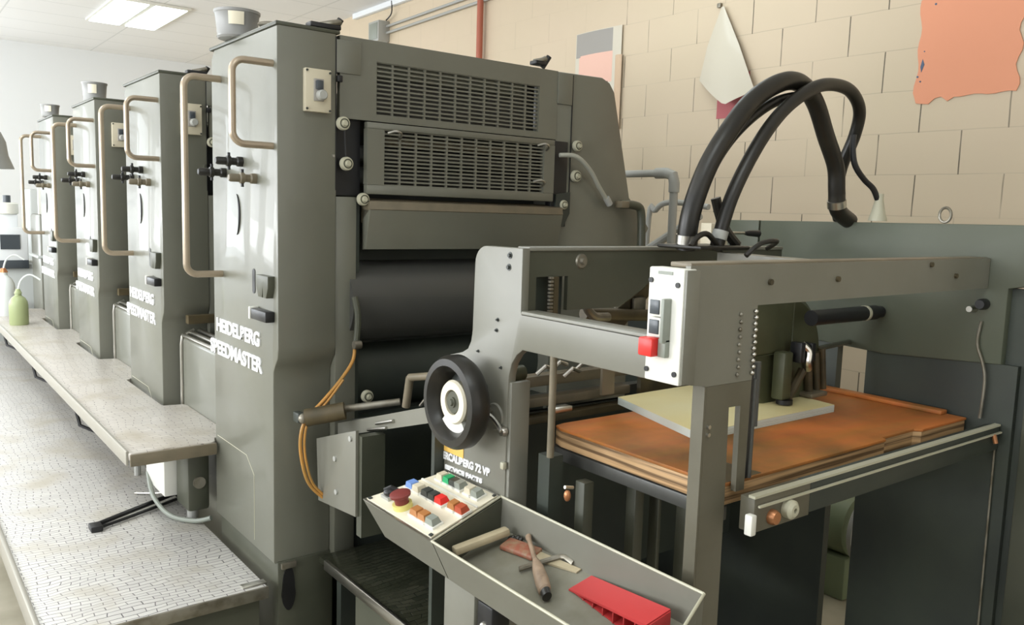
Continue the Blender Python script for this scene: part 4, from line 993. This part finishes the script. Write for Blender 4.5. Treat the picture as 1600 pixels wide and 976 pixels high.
rp = empty('red_pipe', (RX-.05, 5.66, 0), 'dark red painted vertical pipe on the wall behind the nearest unit', 'pipe')
MB().cyl((RX-.05, 5.66, 0), (RX-.05, 5.66, CZ), .026).build('pipe', 'redpipe', rp)
for z in (.6, 2.5): MB().box(RX-.05, RX, 5.64, 5.68, z, z+.03).build('bracket', 'conduit', rp)
# hanging calendar in a clear sleeve
wl = empty('wall_calendar', (RX, 4.3, 2.7), 'calendar with a grey header and pink picture hanging left of the white film', 'calendar')
MB().grid(lambda u, v: Vector((RX-.012-.012*math.sin(PI*u), 4.53-.45*u, 2.79-.62*v+.0*u)), 10, 6, .002).build('backing_sheet', 'whitesheet', wl)
MB().grid(lambda u, v: Vector((RX-.016-.012*math.sin(PI*u), 4.52-.39*u, 2.785-.16*v)), 10, 2, .0015).build('header', 'greysheet', wl)
MB().grid(lambda u, v: Vector((RX-.019-.012*math.sin(PI*u), 4.485-.33*u, 2.635-.2*v+.0*u)), 10, 2, .0015).build('picture', 'pink', wl)
MB().grid(lambda u, v: Vector((RX-.02-.012*math.sin(PI*u), 4.125-.06*u, 2.60-.48*v)), 3, 6, .0015).build('side_strip', 'tansheet', wl)
for k in range(7): MB().tube([(RX-.026, 4.46-.045*k, 2.44), (RX-.026, 4.46-.045*k, 2.42)], .003, 6).build('date_mark', 'screen', wl)
# white film hanging by one corner
def film(u, v):
    L_ = [(3.262, 2.765), (3.352, 2.553), (3.398, 2.362)]; R_ = [(3.248, 2.765), (3.114, 2.53), (2.979, 2.262)]
    def pl_(P, t):
        t *= 2; i = min(int(t), 1); f = t-i
        return P[i][0]*(1-f)+P[i+1][0]*f, P[i][1]*(1-f)+P[i+1][1]*f
    (yl, zl), (yr, zr) = pl_(L_, v), pl_(R_, v)
    y = yl+(yr-yl)*u; z = zl+(zr-zl)*u - .11*min(u/.6, (1-u)/.4)*v**3
    return Vector((RX-.02-.075*v*math.sin(PI*min(1, u*.9)), y, z))
wf = empty('hanging_film', (RX, 3.29, 2.775), 'sheet of glossy white film hanging from one corner on the block wall', 'sheet')
MB().grid(film, 16, 14, .0015).build('film', 'whitesheet', wf)
MB().box(RX-.02, RX, 3.275, 3.30, 2.765, 2.79, .002).build('peg', 'worn', wf)
MB().box(RX-.004, RX-.001, 3.05, 3.27, 2.13, 2.38).build('red_card', 'rose', wf)
# salmon sheet with a torn outline
out = []
ys0, ys1, zs0, zs1 = 1.635, 2.09, 2.14, 2.60
for k in range(22): t = k/21; out.append((ys1-(ys1-ys0)*t, zs1+.006*math.sin(9*t)+random.uniform(-.003, .003)))
for k in range(1, 16): t = k/16; out.append((ys0+.012*math.sin(6*PI*t)+.01*t*0, zs1-(zs1-zs0)*t))
for k in range(16): t = k/15; out.append((ys0+(ys1-ys0)*t*.97, zs0+(-.022 if .60 < t < .72 or t > .86 else 0)+.004*math.sin(20*t)))
for k in range(1, 14): t = k/14; out.append((ys1+.007*math.sin(5*PI*t)-.008*abs(math.sin(3*t)), zs0+(zs1-zs0)*t))
so = empty('salmon_poster', (RX, 1.86, 2.37), 'plain salmon pink sheet with an uneven edge at the top right of the wall', 'poster')
MB().prism('x', out, RX-.006, RX-.002).build('sheet', 'salmon', so)
MB().box(RX-.004, RX-.001, 1.66, 2.08, 2.57, 2.66).build('under_sheet', 'greysheet', so)
MB().box(RX-.008, RX-.004, 1.66, 1.72, 2.602, 2.64).build('picture_patch', 'bluemark', so)
MB().prism('x', [(2.068, 2.29), (2.06, 2.325), (2.05, 2.30), (2.062, 2.265)], RX-.008, RX-.005).build('blue_mark', 'bluemark', so)
for (yy, zz, r) in ((2.063, 2.222, .004), (2.078, 2.245, .005), (2.055, 2.36, .003), (2.02, 2.57, .005)):
    MB().cyl((RX-.008, yy, zz), (RX-.005, yy, zz), r, seg=10).build('pin_mark', 'bluemark', so)

# ------------------------------------------------------------------ far end of the hall
dl = empty('delivery_console', (1.1, 8.2, 0), 'pale grey delivery console with dark openings beyond the last unit', 'machine')
MB().box(.70, 1.7, 8.0, 8.7, 0, 1.0, .02).build('body', 'machine_far', dl)
MB().box(.80, 1.04, 7.96, 8.0, 1.02, 1.3, .01).build('upper_housing', 'wallwhite', dl)
MB().box(.84, .98, 7.95, 7.965, 1.12, 1.24).build('screen', 'screen', dl)
MB().box(.78, 1.04, 7.955, 7.99, .96, 1.03, .004).build('drawer_front', 'screen', dl)
MB().box(1.08, 1.7, 8.1, 8.6, 1.0, 1.62, .02).build('side_housing', 'machine_far', dl)
MB().box(.72, 1.25, 8.05, 8.6, 1.0, 1.02, .004).build('table_top', 'white', dl)
d2 = empty('delivery_end_cover', (1.15, 7.35, 0), 'grey end cover standing just past the farthest unit', 'machine cover')
MB().box(1.04, 1.6, 7.36, 7.8, 0, 1.42, .02).build('body', 'paint', d2)
MB().box(1.02, 1.62, 7.34, 7.82, 1.08, 1.1, .004).build('shelf', 'machine_far', d2)
MB().box(1.04, 1.3, 7.37, 7.4, 1.42, 1.62, .004).build('clear_guard', 'white', d2)
ls = empty('hanging_lamp', (.95, 9.0, 1.8), 'grey bell lamp shade hanging at the far left edge', 'lamp')
MB().lathe([(.02, .34), (.05, .33), (.09, .24), (.105, .12), (.15, 0), (.146, 0), (.1, .12), (.085, .23), (.04, .32), (.02, .32)], (.94, 9.0, 1.80), 'z', 28).build('shade', 'lampshade', ls)
MB().cyl((.94, 9.0, 2.12), (.94, 9.0, CZ), .006, seg=8).build('cord', 'black', ls)
rl = empty('paper_roll', (.95, 8.05, 1.5), 'white rounded reel on top of the delivery console', 'reel')
MB().lathe([(0, 0), (.07, 0), (.085, .01), (.085, .09), (.07, .1), (0, .1)], (.93, 8.25, 1.40), 'z', 28).build('roll', 'white', rl)
MB().box(.86, 1.0, 8.2, 8.3, 1.02, 1.40, .006).build('stand', 'wallwhite', rl)
MB().cyl((.93, 8.25, 1.5), (.93, 8.25, 1.56), .03).build('core', 'screen', rl)
